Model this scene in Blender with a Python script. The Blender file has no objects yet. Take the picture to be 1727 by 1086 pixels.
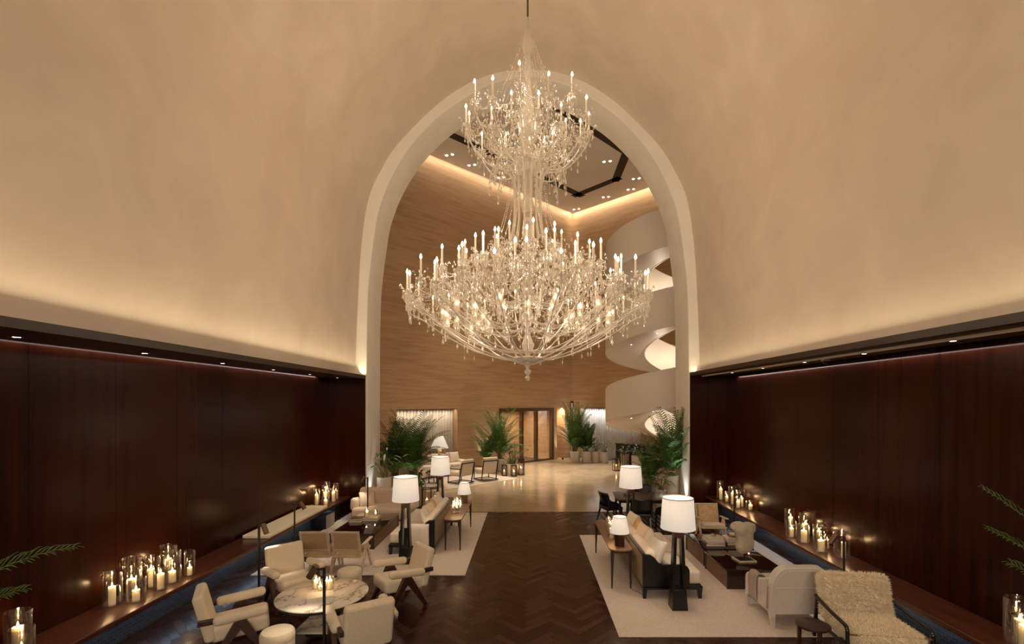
import bpy, math, random
from mathutils import Matrix, Vector
PI = math.pi
S = bpy.context.scene
COL = S.collection
R = math.radians
random.seed(7)

def lin(r, g, b):
    f = lambda c: (c/255/12.92) if c/255 <= .04045 else ((c/255+.055)/1.055)**2.4
    return (f(r), f(g), f(b), 1)

# ------------------------------------------------------------------ camera, world, exposure
cam_d = bpy.data.cameras.new('camera'); cam = bpy.data.objects.new('camera', cam_d); COL.objects.link(cam)
cam.location = (0, 0, 3.3); cam.rotation_euler = (R(90), 0, 0)
cam_d.sensor_width = 36; cam_d.lens = 36*815/1727
cam_d.shift_x = -(890-863.5)/1727; cam_d.shift_y = (678-543)/1727
cam_d.clip_start = .05; cam_d.clip_end = 200
S.camera = cam
w = bpy.data.worlds.new('world'); S.world = w; w.use_nodes = True
w.node_tree.nodes['Background'].inputs[0].default_value = (.9, .62, .4, 1)
w.node_tree.nodes['Background'].inputs[1].default_value = .02
S.view_settings.view_transform = 'Standard'; S.view_settings.look = 'None'
S.view_settings.gamma = 1; S.view_settings.use_curve_mapping = False
S.view_settings.exposure = 0.0
WARM = (1, .78, .52); WARM2 = (1, .83, .63); COOL = (.45, .68, 1)

def area(name, loc, rot, sx, sy, power, color, parent=None, spread=180):
    d = bpy.data.lights.new(name, 'AREA'); d.shape = 'RECTANGLE'; d.size = sx; d.size_y = sy
    d.energy = power; d.color = color; d.spread = R(spread)
    o = bpy.data.objects.new(name, d); COL.objects.link(o); o.location = loc; o.rotation_euler = rot
    if parent: o.parent = parent
    return o
def point(name, loc, power, color, rad=.03, parent=None):
    d = bpy.data.lights.new(name, 'POINT'); d.energy = power; d.color = color; d.shadow_soft_size = rad
    o = bpy.data.objects.new(name, d); COL.objects.link(o); o.location = loc
    if parent: o.parent = parent
    return o
def spot(name, loc, target, power, color, angle, rad=.04, blend=.6, parent=None):
    d = bpy.data.lights.new(name, 'SPOT'); d.energy = power; d.color = color; d.spot_size = R(angle); d.spot_blend = blend
    d.shadow_soft_size = rad
    o = bpy.data.objects.new(name, d); COL.objects.link(o); o.location = loc
    v = Vector(target)-Vector(loc); o.rotation_euler = v.to_track_quat('-Z', 'Y').to_euler()
    if parent: o.parent = parent
    return o

# cove lamps hidden behind the wooden ledges, washing the vault
for s in (-1, 1):
    area('vault_cove_lamp', (s*4.99, 5.3, 4.17), (PI, R(s*-38), 0), .14, 18.4, 180, (1, .85, .56), None, 165)
    # wall washer in the slot between soffit and panelling
    area('panel_wash_lamp', (s*5.90, 5.2, 4.01), (0, R(s*-12), 0), .03, 17, 26, (1, .84, .76))
    # cool strip under the bench top
    area('bench_strip_lamp', (s*5.50, 5.2, .385), (0, 0, 0), .03, 17.4, 15, (.60, .80, 1))
# unseen fill lamps added behind the camera to brighten surfaces facing it
for x in (-3.2, 0, 3.2): area('rear_fill_lamp', (x, -3.85, 4.75), (R(78), 0, 0), 2.8, .12, 150, (1, .84, .65))
# lobby cove lamps along the two travertine walls (corner at 2.66, 28.9)
LC = Vector((2.66, 28.9, 0)); LD = Vector((-.721, -.693, 0)); RD = Vector((.721, -.693, 0))
LN = Vector((.693, -.721, 0)); RN = Vector((-.693, -.721, 0))
for D_, N_, L_ in ((LD, LN, 16), (RD, RN, 12)):
    p = LC + D_*(L_/2) + N_*.26
    area('lobby_cove_lamp', (p.x, p.y, 14.62), (0, 0, math.atan2(D_.y, D_.x)), L_, .10, 120, WARM2)

# ------------------------------------------------------------------ materials
MAT = {}
def nt(name):
    m = bpy.data.materials.new(name); m.use_nodes = True; MAT[name] = m
    n = m.node_tree.nodes; l = m.node_tree.links
    return m, n, l, n['Principled BSDF']
def coords(n, l, scale=(1,1,1), rot=(0,0,0)):
    tc = n.new('ShaderNodeTexCoord'); mp = n.new('ShaderNodeMapping'); l.new(tc.outputs['Object'], mp.inputs[0])
    mp.inputs['Scale'].default_value = scale; mp.inputs['Rotation'].default_value = rot
    return mp.outputs[0]
def ramp(n, l, src, stops):
    r = n.new('ShaderNodeValToRGB'); l.new(src, r.inputs[0])
    e = r.color_ramp.elements
    while len(e) < len(stops): e.new(.5)
    for k, (p, c) in enumerate(stops): e[k].position = p; e[k].color = c
    return r.outputs[0]
def noise(n, l, vec, scale, detail=5, rough=.55, dist=0):
    t = n.new('ShaderNodeTexNoise'); l.new(vec, t.inputs['Vector'])
    t.inputs['Scale'].default_value = scale; t.inputs['Detail'].default_value = detail
    t.inputs['Roughness'].default_value = rough; t.inputs['Distortion'].default_value = dist
    return t.outputs['Fac']
def bump(n, l, src, b, strength=.2, dist=.01):
    k = n.new('ShaderNodeBump'); l.new(src, k.inputs['Height']); k.inputs['Strength'].default_value = strength
    k.inputs['Distance'].default_value = dist; l.new(k.outputs[0], b.inputs['Normal'])
def simple(name, col, rough=.6, metal=0, nscale=0, var=.12, bstr=0, spec=.5, coat=0, sheen=0, stretch=(1,1,1)):
    m, n, l, b = nt(name)
    b.inputs['Roughness'].default_value = rough; b.inputs['Metallic'].default_value = metal
    b.inputs['Specular IOR Level'].default_value = spec; b.inputs['Coat Weight'].default_value = coat
    b.inputs['Sheen Weight'].default_value = sheen
    if nscale:
        f = noise(n, l, coords(n, l, stretch), nscale)
        c0 = tuple(c*(1-var) for c in col[:3])+(1,); c1 = tuple(min(1, c*(1+var)) for c in col[:3])+(1,)
        l.new(ramp(n, l, f, [(.3, c0), (.7, c1)]), b.inputs['Base Color'])
        if bstr: bump(n, l, f, b, bstr, .004)
    else: b.inputs['Base Color'].default_value = col
    return m
def emis(name, col, strength, base=None):
    m, n, l, b = nt(name); b.inputs['Base Color'].default_value = base or col
    b.inputs['Emission Color'].default_value = col; b.inputs['Emission Strength'].default_value = strength
    b.inputs['Roughness'].default_value = .8
    return m

# plaster of the vault, trowelled in soft clouds
m, n, l, b = nt('plaster'); v = coords(n, l)
f = noise(n, l, v, .9, 6, .55, .6)
l.new(ramp(n, l, f, [(.25, (.58, .47, .37, 1)), (.75, (.68, .57, .46, 1))]), b.inputs['Base Color'])
b.inputs['Roughness'].default_value = .75; bump(n, l, noise(n, l, v, 5, 4), b, .08, .02)
simple('white_plaster', (.76, .70, .62, 1), .6, nscale=1.2, var=.05)
# dark mahogany panelling
m, n, l, b = nt('mahogany'); v = coords(n, l, (6, 6, .35))
f = noise(n, l, v, 1.2, 4, .5, .3); v2 = coords(n, l, (1, .55, .22)); g = noise(n, l, v2, 1.1, 2, .5)
mx = n.new('ShaderNodeMath'); mx.operation = 'ADD'; l.new(f, mx.inputs[0]); l.new(g, mx.inputs[1])
l.new(ramp(n, l, mx.outputs[0], [(.70, (.014, .0022, .0007, 1)), (.95, (.026, .0044, .0013, 1)), (1.0, (.030, .0056, .0017, 1))]), b.inputs['Base Color'])
b.inputs['Roughness'].default_value = .24; b.inputs['Specular IOR Level'].default_value = .17
simple('walnut', (.060, .022, .011, 1), .28, nscale=3, var=.35, stretch=(4, .4, 4))
simple('ledge_wood', (.030, .013, .007, 1), .45, nscale=3, var=.3, stretch=(4, .4, 4))
simple('bench_wood', (.085, .026, .013, 1), .30, nscale=2.5, var=.35, stretch=(5, .5, 5))
# herringbone parquet: each plank carries its own random tone
m, n, l, b = nt('parquet'); at = n.new('ShaderNodeAttribute'); at.attribute_name = 'rnd'
v = coords(n, l); f = noise(n, l, v, 7, 6, .6, 1.0)
mm = n.new('ShaderNodeMath'); mm.operation = 'MULTIPLY_ADD'; mm.inputs[1].default_value = .6
l.new(at.outputs['Fac'], mm.inputs[0]); l.new(f, mm.inputs[2])
l.new(ramp(n, l, mm.outputs[0], [(.35, (.018, .0048, .0017, 1)), (.75, (.030, .0082, .0030, 1)), (1.0, (.044, .0128, .0048, 1))]), b.inputs['Base Color'])
rr = n.new('ShaderNodeMath'); rr.operation = 'MULTIPLY_ADD'; rr.inputs[1].default_value = .12; rr.inputs[2].default_value = .20; b.inputs['Specular IOR Level'].default_value = .45
l.new(at.outputs['Fac'], rr.inputs[0]); l.new(rr.outputs[0], b.inputs['Roughness'])
bump(n, l, at.outputs['Fac'], b, .25, .004)
# blue-grey tiles on the bench base
m, n, l, b = nt('blue_tile'); v = coords(n, l)
br = n.new('ShaderNodeTexBrick')
sep = n.new('ShaderNodeSeparateXYZ'); cmb = n.new('ShaderNodeCombineXYZ'); l.new(v, sep.inputs[0])
l.new(sep.outputs['Y'], cmb.inputs['X']); l.new(sep.outputs['Z'], cmb.inputs['Y']); l.new(cmb.outputs[0], br.inputs['Vector'])
br.inputs['Scale'].default_value = 5; br.inputs['Color1'].default_value = (.045, .052, .065, 1); br.inputs['Color2'].default_value = (.022, .027, .036, 1)
br.inputs['Mortar'].default_value = (.12, .14, .17, 1); br.inputs['Mortar Size'].default_value = .012
l.new(br.outputs['Color'], b.inputs['Base Color']); b.inputs['Roughness'].default_value = .3
# travertine with level beds
m, n, l, b = nt('travertine'); v = coords(n, l, (.5, .5, 7)); f = noise(n, l, v, 1.3, 8, .62, .35)
v2 = coords(n, l, (.35, .35, .9)); g = noise(n, l, v2, .8, 2)
mx = n.new('ShaderNodeMath'); mx.operation = 'MULTIPLY_ADD'; mx.inputs[1].default_value = .45; l.new(g, mx.inputs[0]); l.new(f, mx.inputs[2])
l.new(ramp(n, l, mx.outputs[0], [(.52, (.43, .27, .145, 1)), (.72, (.52, .34, .19, 1)), (.92, (.58, .395, .235, 1))]), b.inputs['Base Color'])
b.inputs['Roughness'].default_value = .45
# polished stone floor with joints
m, n, l, b = nt('stone_floor'); v = coords(n, l, (1, 1, 1), (0, 0, R(45)))
br = n.new('ShaderNodeTexBrick'); l.new(v, br.inputs['Vector']); br.inputs['Scale'].default_value = .62
br.inputs['Color1'].default_value = (.62, .50, .36, 1); br.inputs['Color2'].default_value = (.54, .43, .30, 1)
br.inputs['Mortar'].default_value = (.42, .33, .22, 1); br.inputs['Mortar Size'].default_value = .003; br.inputs['Row Height'].default_value = .5
f = noise(n, l, v, 1.4, 7, .6, 1.2); mxx = n.new('ShaderNodeMix'); mxx.data_type = 'RGBA'; mxx.blend_type = 'MULTIPLY'; mxx.inputs[0].default_value = 1
l.new(br.outputs['Color'], mxx.inputs[6]); l.new(ramp(n, l, f, [(.3, (.78, .76, .72, 1)), (.7, (1, 1, 1, 1))]), mxx.inputs[7])
l.new(mxx.outputs[2], b.inputs['Base Color']); b.inputs['Roughness'].default_value = .14
# veined marble
m, n, l, b = nt('marble'); v = coords(n, l, (1, 1, 1), (0, 0, R(35)))
wv = n.new('ShaderNodeTexWave'); l.new(v, wv.inputs[0]); wv.inputs['Scale'].default_value = .8; wv.inputs['Distortion'].default_value = 14
wv.inputs['Detail'].default_value = 6; wv.inputs['Detail Scale'].default_value = 1.6; wv.inputs['Detail Roughness'].default_value = .68
l.new(ramp(n, l, wv.outputs['Fac'], [(0, (.30, .25, .20, 1)), (.03, (.52, .45, .38, 1)), (.12, (.66, .60, .52, 1)), (.4, (.72, .67, .59, 1))]), b.inputs['Base Color'])
b.inputs['Roughness'].default_value = .15
simple('cream_fabric', (.66, .56, .42, 1), .9, nscale=60, var=.08, bstr=.15, sheen=.2)
simple('cushion_fabric', (.82, .72, .52, 1), .9, nscale=50, var=.05, bstr=.1)
simple('pale_fabric', (.70, .60, .50, 1), .9, nscale=50, var=.06, bstr=.15, sheen=.2)
simple('blush_fabric', (.58, .45, .35, 1), .95, nscale=40, var=.10, bstr=.3, sheen=.3)
simple('white_leather', (.66, .59, .53, 1), .55, nscale=20, var=.04)
simple('tan_fabric', (.55, .37, .21, 1), .8, nscale=9, var=.18)
simple('olive_fabric', (.30, .22, .12, 1), .8, nscale=30, var=.12)
simple('taupe_fabric', (.40, .32, .28, 1), .95, nscale=30, var=.1, bstr=.2)
simple('rug_wool', (.60, .52, .45, 1), .97, nscale=28, var=.09, bstr=.35)
simple('fur', (.98, .84, .64, 1), .9, nscale=8, var=.06)
simple('cane', (.44, .29, .16, 1), .7, nscale=120, var=.35)
simple('light_wood', (.56, .44, .31, 1), .55, nscale=9, var=.14, stretch=(1, 1, 3))
simple('brown_wood', (.17, .085, .038, 1), .4, nscale=5, var=.25)
simple('dark_wood', (.040, .014, .009, 1), .32, nscale=5, var=.25)
simple('black_wood', (.006, .006, .007, 1), .28, nscale=5, var=.2)
simple('black_metal', (.012, .011, .010, 1), .4)
simple('bronze', (.17, .11, .065, 1), .38, metal=.7)
simple('brass', (.55, .36, .13, 1), .28, metal=1)
simple('silver', (.6, .55, .48, 1), .2, metal=1)
simple('dark_lacquer', (.022, .007, .006, 1), .07, coat=.5)
simple('stone_carving', (.50, .42, .31, 1), .85, nscale=7, var=.15, bstr=.5)
simple('pot_ceramic', (.62, .55, .47, 1), .5, nscale=3, var=.04)
simple('soil', (.03, .018, .01, 1), .95, nscale=30, var=.3)
simple('leaf', (.070, .150, .026, 1), .45, nscale=3, var=.45)
simple('leaf_dark', (.038, .090, .018, 1), .4, nscale=3, var=.4)
simple('palm_stem', (.14, .15, .045, 1), .6, nscale=6, var=.3)
simple('wax', (.86, .76, .58, 1), .5)
simple('book_cream', (.60, .52, .42, 1), .7); simple('book_white', (.74, .68, .60, 1), .6)
simple('book_red', (.20, .05, .03, 1), .6); simple('book_brown', (.14, .08, .05, 1), .6)
simple('book_grey', (.30, .26, .22, 1), .6); simple('paper', (.70, .62, .50, 1), .9)
simple('curtain', (.62, .57, .50, 1), .9, nscale=3, var=.05)
simple('ceiling_paint', (.84, .80, .75, 1), .45, nscale=.6, var=.05)
simple('slot_dark', (.05, .035, .02, 1), .7)
simple('stair_white', (.76, .68, .60, 1), .5)
m, n, l, b = nt('stripe'); wv = n.new('ShaderNodeTexWave'); l.new(coords(n, l), wv.inputs[0]); wv.inputs['Scale'].default_value = 2.4
l.new(ramp(n, l, wv.outputs['Fac'], [(.48, (.05, .038, .03, 1)), (.52, (.30, .24, .19, 1))]), b.inputs['Base Color']); b.inputs['Roughness'].default_value = .95
emis('shade', (1, .90, .76, 1), .50, (.8, .7, .58, 1))
emis('shade_small', (1, .90, .76, 1), .48, (.8, .7, .58, 1))
emis('flame', (1, .72, .34, 1), 22)
emis('bulb', (1, .80, .50, 1), 14)
emis('bulb_low', (1, .80, .50, 1), 7)
emis('lens', (1, .82, .64, 1), 12)
m, n, l, b = nt('candle_glow'); b.inputs['Base Color'].default_value = (.92, .84, .68, 1); b.inputs['Roughness'].default_value = .5
b.inputs['Subsurface Weight'].default_value = .9; b.inputs['Subsurface Radius'].default_value = (1, .9, .8); b.inputs['Subsurface Scale'].default_value = .06
def glassy(name, tcol, refl, diffuse=0, dcol=(.8,.7,.6,1), rough=.03):
    m = bpy.data.materials.new(name); m.use_nodes = True; MAT[name] = m
    n = m.node_tree.nodes; l = m.node_tree.links; n.clear()
    out = n.new('ShaderNodeOutputMaterial'); tr = n.new('ShaderNodeBsdfTransparent'); tr.inputs[0].default_value = tcol
    gl = n.new('ShaderNodeBsdfGlossy'); gl.inputs['Roughness'].default_value = rough; gl.inputs['Color'].default_value = (1, 1, 1, 1)
    lw = n.new('ShaderNodeLayerWeight'); lw.inputs[0].default_value = refl
    mx = n.new('ShaderNodeMixShader'); l.new(lw.outputs['Facing'], mx.inputs[0]); l.new(tr.outputs[0], mx.inputs[1]); l.new(gl.outputs[0], mx.inputs[2])
    if diffuse:
        df = n.new('ShaderNodeBsdfDiffuse'); df.inputs[0].default_value = dcol
        m2 = n.new('ShaderNodeMixShader'); m2.inputs[0].default_value = diffuse
        l.new(mx.outputs[0], m2.inputs[1]); l.new(df.outputs[0], m2.inputs[2]); l.new(m2.outputs[0], out.inputs[0])
    else: l.new(mx.outputs[0], out.inputs[0])
    return m
glassy('glass', (.97, .96, .94, 1), .32)
glassy('pane', (.92, .90, .86, 1), .25)
glassy('crystal', (.93, .90, .86, 1), .42, .52, (.80, .72, .62, 1), .14)
glassy('crystal_clear', (.95, .93, .9, 1), .45, .40, (.80, .72, .62, 1), .12)

# ------------------------------------------------------------------ mesh builder
def rotM(ax=0, ay=0, az=0): return Matrix.Rotation(az, 4, 'Z') @ Matrix.Rotation(ay, 4, 'Y') @ Matrix.Rotation(ax, 4, 'X')
def T(x, y, z): return Matrix.Translation((x, y, z))
class MB:
    def __init__(s): s.v = []; s.f = []; s.M = Matrix.Identity(4); s.rnd = None
    def add(s, vs, fs):
        o = len(s.v); M = s.M
        s.v += [tuple(M @ Vector(p)) for p in vs]; s.f += [tuple(i+o for i in f) for f in fs]; return s
    def box(s, x0, x1, y0, y1, z0, z1):
        return s.add([(x0,y0,z0),(x1,y0,z0),(x1,y1,z0),(x0,y1,z0),(x0,y0,z1),(x1,y0,z1),(x1,y1,z1),(x0,y1,z1)],
                     [(0,3,2,1),(4,5,6,7),(0,1,5,4),(1,2,6,5),(2,3,7,6),(3,0,4,7)])
    def hexa(s, lo, hi):   # two quads of four points
        return s.add(list(lo)+list(hi), [(0,3,2,1),(4,5,6,7),(0,1,5,4),(1,2,6,5),(2,3,7,6),(3,0,4,7)])
    def bar(s, p, q, w, d=None, w2=None, d2=None):
        p = Vector(p); q = Vector(q); d = d or w; w2 = w2 or w; d2 = d2 or d
        ax = (q-p).normalized(); up = Vector((0,0,1)) if abs(ax.z) < .95 else Vector((0,1,0))
        sx = ax.cross(up).normalized(); sy = sx.cross(ax).normalized()
        r = lambda c, a, b2: [c-sx*a/2-sy*b2/2, c+sx*a/2-sy*b2/2, c+sx*a/2+sy*b2/2, c-sx*a/2+sy*b2/2]
        return s.hexa(r(p, w, d), r(q, w2, d2))
    def rbox(s, c, size, r, n=3, mid=1, pillow=0, sag=0):
        hx, hy, hz = [k/2 for k in size]; r = min(r, hx*.999, hy*.999, hz*.999)
        def ax(h):
            a = [-h + r*k/n for k in range(n)] + [-(h-r)]
            inner = [-(h-r) + 2*(h-r)*k/(mid+1) for k in range(1, mid+1)]
            return a + inner + [-x for x in reversed(a)]
        A = [ax(hx), ax(hy), ax(hz)]; N = [len(a) for a in A]; idx = {}; vs = []; fs = []
        def vid(i, j, k):
            key = (i, j, k)
            if key not in idx:
                p = Vector((A[0][i], A[1][j], A[2][k]))
                q = Vector((max(-(hx-r), min(hx-r, p.x)), max(-(hy-r), min(hy-r, p.y)), max(-(hz-r), min(hz-r, p.z))))
                d = p-q
                if d.length > 1e-9: p = q + d.normalized()*r
                if pillow:
                    u = min(1, abs(p.x/hx)); vv = min(1, abs(p.y/hy))
                    p.z *= (1-pillow) + pillow*math.sqrt(max(0, (1-u**2.5)*(1-vv**2.5)))
                    k2 = 1+.06*(u*vv)**2; p.x *= k2; p.y *= k2
                if sag: p.z -= sag*(1-(p.x/hx)**2)
                idx[key] = len(vs); vs.append((p.x+c[0], p.y+c[1], p.z+c[2]))
            return idx[key]
        for i in range(N[0]-1):
            for j in range(N[1]-1):
                fs.append((vid(i,j,0), vid(i,j+1,0), vid(i+1,j+1,0), vid(i+1,j,0)))
                K = N[2]-1; fs.append((vid(i,j,K), vid(i+1,j,K), vid(i+1,j+1,K), vid(i,j+1,K)))
        for i in range(N[0]-1):
            for k in range(N[2]-1):
                fs.append((vid(i,0,k), vid(i+1,0,k), vid(i+1,0,k+1), vid(i,0,k+1)))
                J = N[1]-1; fs.append((vid(i,J,k), vid(i,J,k+1), vid(i+1,J,k+1), vid(i+1,J,k)))
        for j in range(N[1]-1):
            for k in range(N[2]-1):
                fs.append((vid(0,j,k), vid(0,j,k+1), vid(0,j+1,k+1), vid(0,j+1,k)))
                I = N[0]-1; fs.append((vid(I,j,k), vid(I,j+1,k), vid(I,j+1,k+1), vid(I,j,k+1)))
        return s.add(vs, fs)
    def loft(s, rings, cap=True, close=True):
        n = len(rings[0]); vs = [p for r in rings for p in r]; fs = []
        for a in range(len(rings)-1):
            for k in range(n if close else n-1):
                k2 = (k+1) % n; fs.append((a*n+k, a*n+k2, (a+1)*n+k2, (a+1)*n+k))
        if cap: fs.append(tuple(reversed(range(n)))); fs.append(tuple((len(rings)-1)*n+k for k in range(n)))
        return s.add(vs, fs)
    def lathe(s, prof, seg=20, c=(0,0,0), cap=False):
        rings = [[(c[0]+r*math.cos(2*PI*k/seg), c[1]+r*math.sin(2*PI*k/seg), c[2]+z) for k in range(seg)] for r, z in prof]
        return s.loft(rings, cap)
    def cyl(s, c, r, h, seg=20, r2=None): return s.lathe([(r, 0), (r if r2 is None else r2, h)], seg, c, True)
    def tube(s, pts, rad, seg=6, cap=True):
        pts = [Vector(p) for p in pts]; rad = rad if hasattr(rad, '__len__') else [rad]*len(pts); rings = []
        prev = None
        for i, p in enumerate(pts):
            t = (pts[min(i+1, len(pts)-1)]-pts[max(i-1, 0)]).normalized()
            if prev is None:
                a = Vector((0,0,1)) if abs(t.z) < .9 else Vector((1,0,0)); u = t.cross(a).normalized()
            else: u = (prev - t*prev.dot(t)).normalized()
            prev = u; w_ = t.cross(u)
            rings.append([tuple(p+(u*math.cos(2*PI*k/seg)+w_*math.sin(2*PI*k/seg))*rad[i]) for k in range(seg)])
        return s.loft(rings, cap)
    def extr(s, poly, axis, a, b2):    # poly of 2D points; axis 'x','y','z'
        f = {'x': lambda p, t: (t, p[0], p[1]), 'y': lambda p, t: (p[0], t, p[1]), 'z': lambda p, t: (p[0], p[1], t)}[axis]
        return s.loft([[f(p, a) for p in poly], [f(p, b2) for p in poly]])
    def octa(s, c, r, h):   # a cut-glass drop hanging from c
        x, y, z = c
        return s.add([(x,y,z), (x+r,y,z-h*.62), (x,y+r,z-h*.62), (x-r,y,z-h*.62), (x,y-r,z-h*.62), (x,y,z-h)],
                     [(0,1,2),(0,2,3),(0,3,4),(0,4,1),(5,2,1),(5,3,2),(5,4,3),(5,1,4)])
    def mesh(s, name, mat, smooth=35):
        me = bpy.data.meshes.new(name); me.from_pydata(s.v, [], s.f); me.update()
        if mat: me.materials.append(MAT[mat])
        if smooth:
            me.polygons.foreach_set('use_smooth', [True]*len(me.polygons)); me.set_sharp_from_angle(angle=R(smooth))
        if s.rnd:
            at = me.attributes.new('rnd', 'FLOAT', 'FACE'); at.data.foreach_set('value', s.rnd)
        return me
    def obj(s, name, mat, parent=None, bevel=0, smooth=35, label=None):
        o = bpy.data.objects.new(name, s.mesh(name, mat, smooth)); COL.objects.link(o)
        if parent: o.parent = parent
        if label: o['label'] = label
        if bevel:
            b = o.modifiers.new('bevel', 'BEVEL'); b.width = bevel; b.segments = 2; b.limit_method = 'ANGLE'
        return o
def B(*a): return MB().box(*a)
def inst(name, me, parent, loc=(0,0,0), rot=(0,0,0)):
    o = bpy.data.objects.new(name, me); COL.objects.link(o); o.parent = parent; o.location = loc; o.rotation_euler = rot
    return o
def thing(name, label, cat, loc=(0,0,0), rz=0, group=None):
    o = bpy.data.objects.new(name, None); COL.objects.link(o); o.empty_display_size = .1
    o.location = loc; o.rotation_euler = (0, 0, rz); o['label'] = label; o['category'] = cat
    if group: o['group'] = group
    return o
def tag(o, label, cat, group=None, kind=None):
    o['label'] = label; o['category'] = cat
    if group: o['group'] = group
    if kind: o['kind'] = kind
    return o
def struct(o): o['kind'] = 'structure'; return o
def dup(root, loc, rz=None, label=None, group=None, **kw):
    kids = {}
    for o in bpy.data.objects:
        if o.parent: kids.setdefault(o.parent, []).append(o)
    def rec(o, par):
        c = o.copy(); COL.objects.link(c)
        if par: c.parent = par
        for k in kids.get(o, []): rec(k, c)
        return c
    r = rec(root, None); r.location = loc
    if rz is not None: r.rotation_euler = (0, 0, rz)
    if label: r['label'] = label
    if group: r['group'] = group
    return r
def cr(pts, n=6):   # Catmull-Rom through 2D/3D points
    P = [Vector(p) for p in pts]; P = [2*P[0]-P[1]] + P + [2*P[-1]-P[-2]]; out = []
    for i in range(1, len(P)-2):
        for k in range(n):
            t = k/n; a, b_, c, d = P[i-1], P[i], P[i+1], P[i+2]
            out.append(.5*((2*b_)+(c-a)*t+(2*a-5*b_+4*c-d)*t*t+(3*b_-a-3*c+d)*t**3))
    out.append(P[-2]); return out

# ================================================================== SETTING
YA, YB = 14.5, 15.8          # front and back plane of the arch wall
# parquet: herringbone planks, each a face pair with its own tone
def herringbone():
    w_, n_ = .115, 5; mb = MB(); rnd = []; c = math.cos(R(45))
    rng = random.Random(3); g = .0012
    def put(i, j, a, b2):
        q = [(i*w_+g, j*w_+g), ((i+a)*w_-g, j*w_+g), ((i+a)*w_-g, (j+b2)*w_-g), (i*w_+g, (j+b2)*w_-g)]
        q = [((x-y)*c, (x+y)*c + 5) for x, y in q]
        cx = sum(p[0] for p in q)/4; cy = sum(p[1] for p in q)/4
        if abs(cx) > 6.0 or cy < -4.0 or cy > YA+.05: return
        k = len(mb.v); mb.v += [(x, y, .0) for x, y in q]; mb.f.append((k, k+1, k+2, k+3)); rnd.append(rng.random())
    N = 140
    for i in range(-N, N):
        for j in range(-N, N):
            d = (i-j) % (2*n_)
            if d == 0: put(i, j, n_, 1)
            if d == 2*n_-1: put(i, j, 1, n_)
    k = len(mb.v); mb.v += [(-6.1,-4.1,-.004),(6.1,-4.1,-.004),(6.1,YA+.1,-.004),(-6.1,YA+.1,-.004)]; mb.f.append((k,k+1,k+2,k+3)); rnd.append(0)
    mb.rnd = rnd; return mb
struct(herringbone().obj('floor', 'parquet', smooth=0))
struct(MB().add([(-13,YA,.003),(17,YA,.003),(17,31,.003),(-13,31,.003)], [(0,1,2,3)]).obj('floor_lobby', 'stone_floor', smooth=0))
struct(B(-4.86,4.86,YA-.02,YA+.01,-.01,.008).obj('trim_1', 'bronze'))

# side walls: mahogany panels with fine vertical joints
def panel_wall(name, s):
    mb = MB(); y = -4.0; X = 5.95
    while y < YA:
        y2 = min(y+1.22, YA); g = .003
        x0, x1 = sorted((s*X, s*(X+.06)))
        mb.box(x0, x1, y+g, y2-g, 0, 4.08 if s > 0 else 3.99); y = y2
    x0, x1 = sorted((s*(X+.012), s*(X+.12))); mb.box(x0, x1, -4, YA, 0, 4.3)
    return struct(mb.obj(name, 'mahogany', smooth=0))
panel_wall('wall_left', -1); panel_wall('wall_right', 1)
# return panels closing the recess at the arch
for s, nm in ((-1, 'wall_return_left'), (1, 'wall_return_right')):
    x0, x1 = sorted((s*4.86, s*5.96)); zt = 4.05 if s > 0 else 3.96
    struct(B(x0, x1, YA-.05, YA, 0, zt+.06).obj(nm, 'mahogany', bevel=.004))
# ledge: fascia, soffit and cove trough
for s, nm, zt in ((-1, 'trim_2', 4.10), (1, 'trim_3', 4.19)):
    mb = MB(); x0, x1 = sorted((s*4.86, s*4.91)); mb.box(x0, x1, -4, YA, zt-.10, zt)
    x0, x1 = sorted((s*4.91, s*5.86)); mb.box(x0, x1, -4, YA-.002, zt-.10, zt-.03)
    x0, x1 = sorted((s*5.86, s*5.95)); mb.box(x0, x1, -4, YA-.002, zt-.055, zt-.03)
    struct(mb.obj(nm, 'ledge_wood', smooth=0))
# the barrel vault
Vh = [(5.20,4.05),(5.16,4.6),(5.11,5.92),(5.0,7.9),(4.78,9.38),(4.38,10.3),(3.95,10.98),(3.26,11.72),(2.5,12.4),(1.7,12.9),(.85,13.2),(0,13.28)]
Vc = cr(Vh, 6); prof = [(-p.x, p.y) for p in Vc] + [(p.x, p.y) for p in reversed(Vc[:-1])]
ys = [-4+ (YA+4.01)*k/24 for k in range(25)]
mb = MB(); mb.loft([[(x, y, z) for x, z in prof] for y in ys], cap=False, close=False)
struct(mb.obj('ceiling', 'plaster', smooth=60))
# arch wall with its opening
Ah = [(4.83,0),(4.83,2),(4.83,4.1),(4.82,5.7),(4.77,6.97),(4.60,8.35),(4.45,9.14),(4.08,10.08),(3.5,11.02),(2.7,11.86),(1.85,12.46),(1.09,12.85),(.3,13.03),(0,13.05)]
Ac = cr(Ah, 5); arc = [(-p.x, p.y) for p in Ac] + [(p.x, p.y) for p in reversed(Ac[:-1])]
def outer(x, z):
    if z <= 6.97: return (17.5 if x > 0 else -13.5, z)
    dx, dz = x, z-6.9; t = 1e9
    if dx > 1e-6: t = min(t, 17.5/dx)
    if dx < -1e-6: t = min(t, -13.5/dx)
    t = min(t, (15.3-6.9)/dz); return (dx*t, 6.9+dz*t)
out = [outer(x, z) for x, z in arc]
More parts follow.
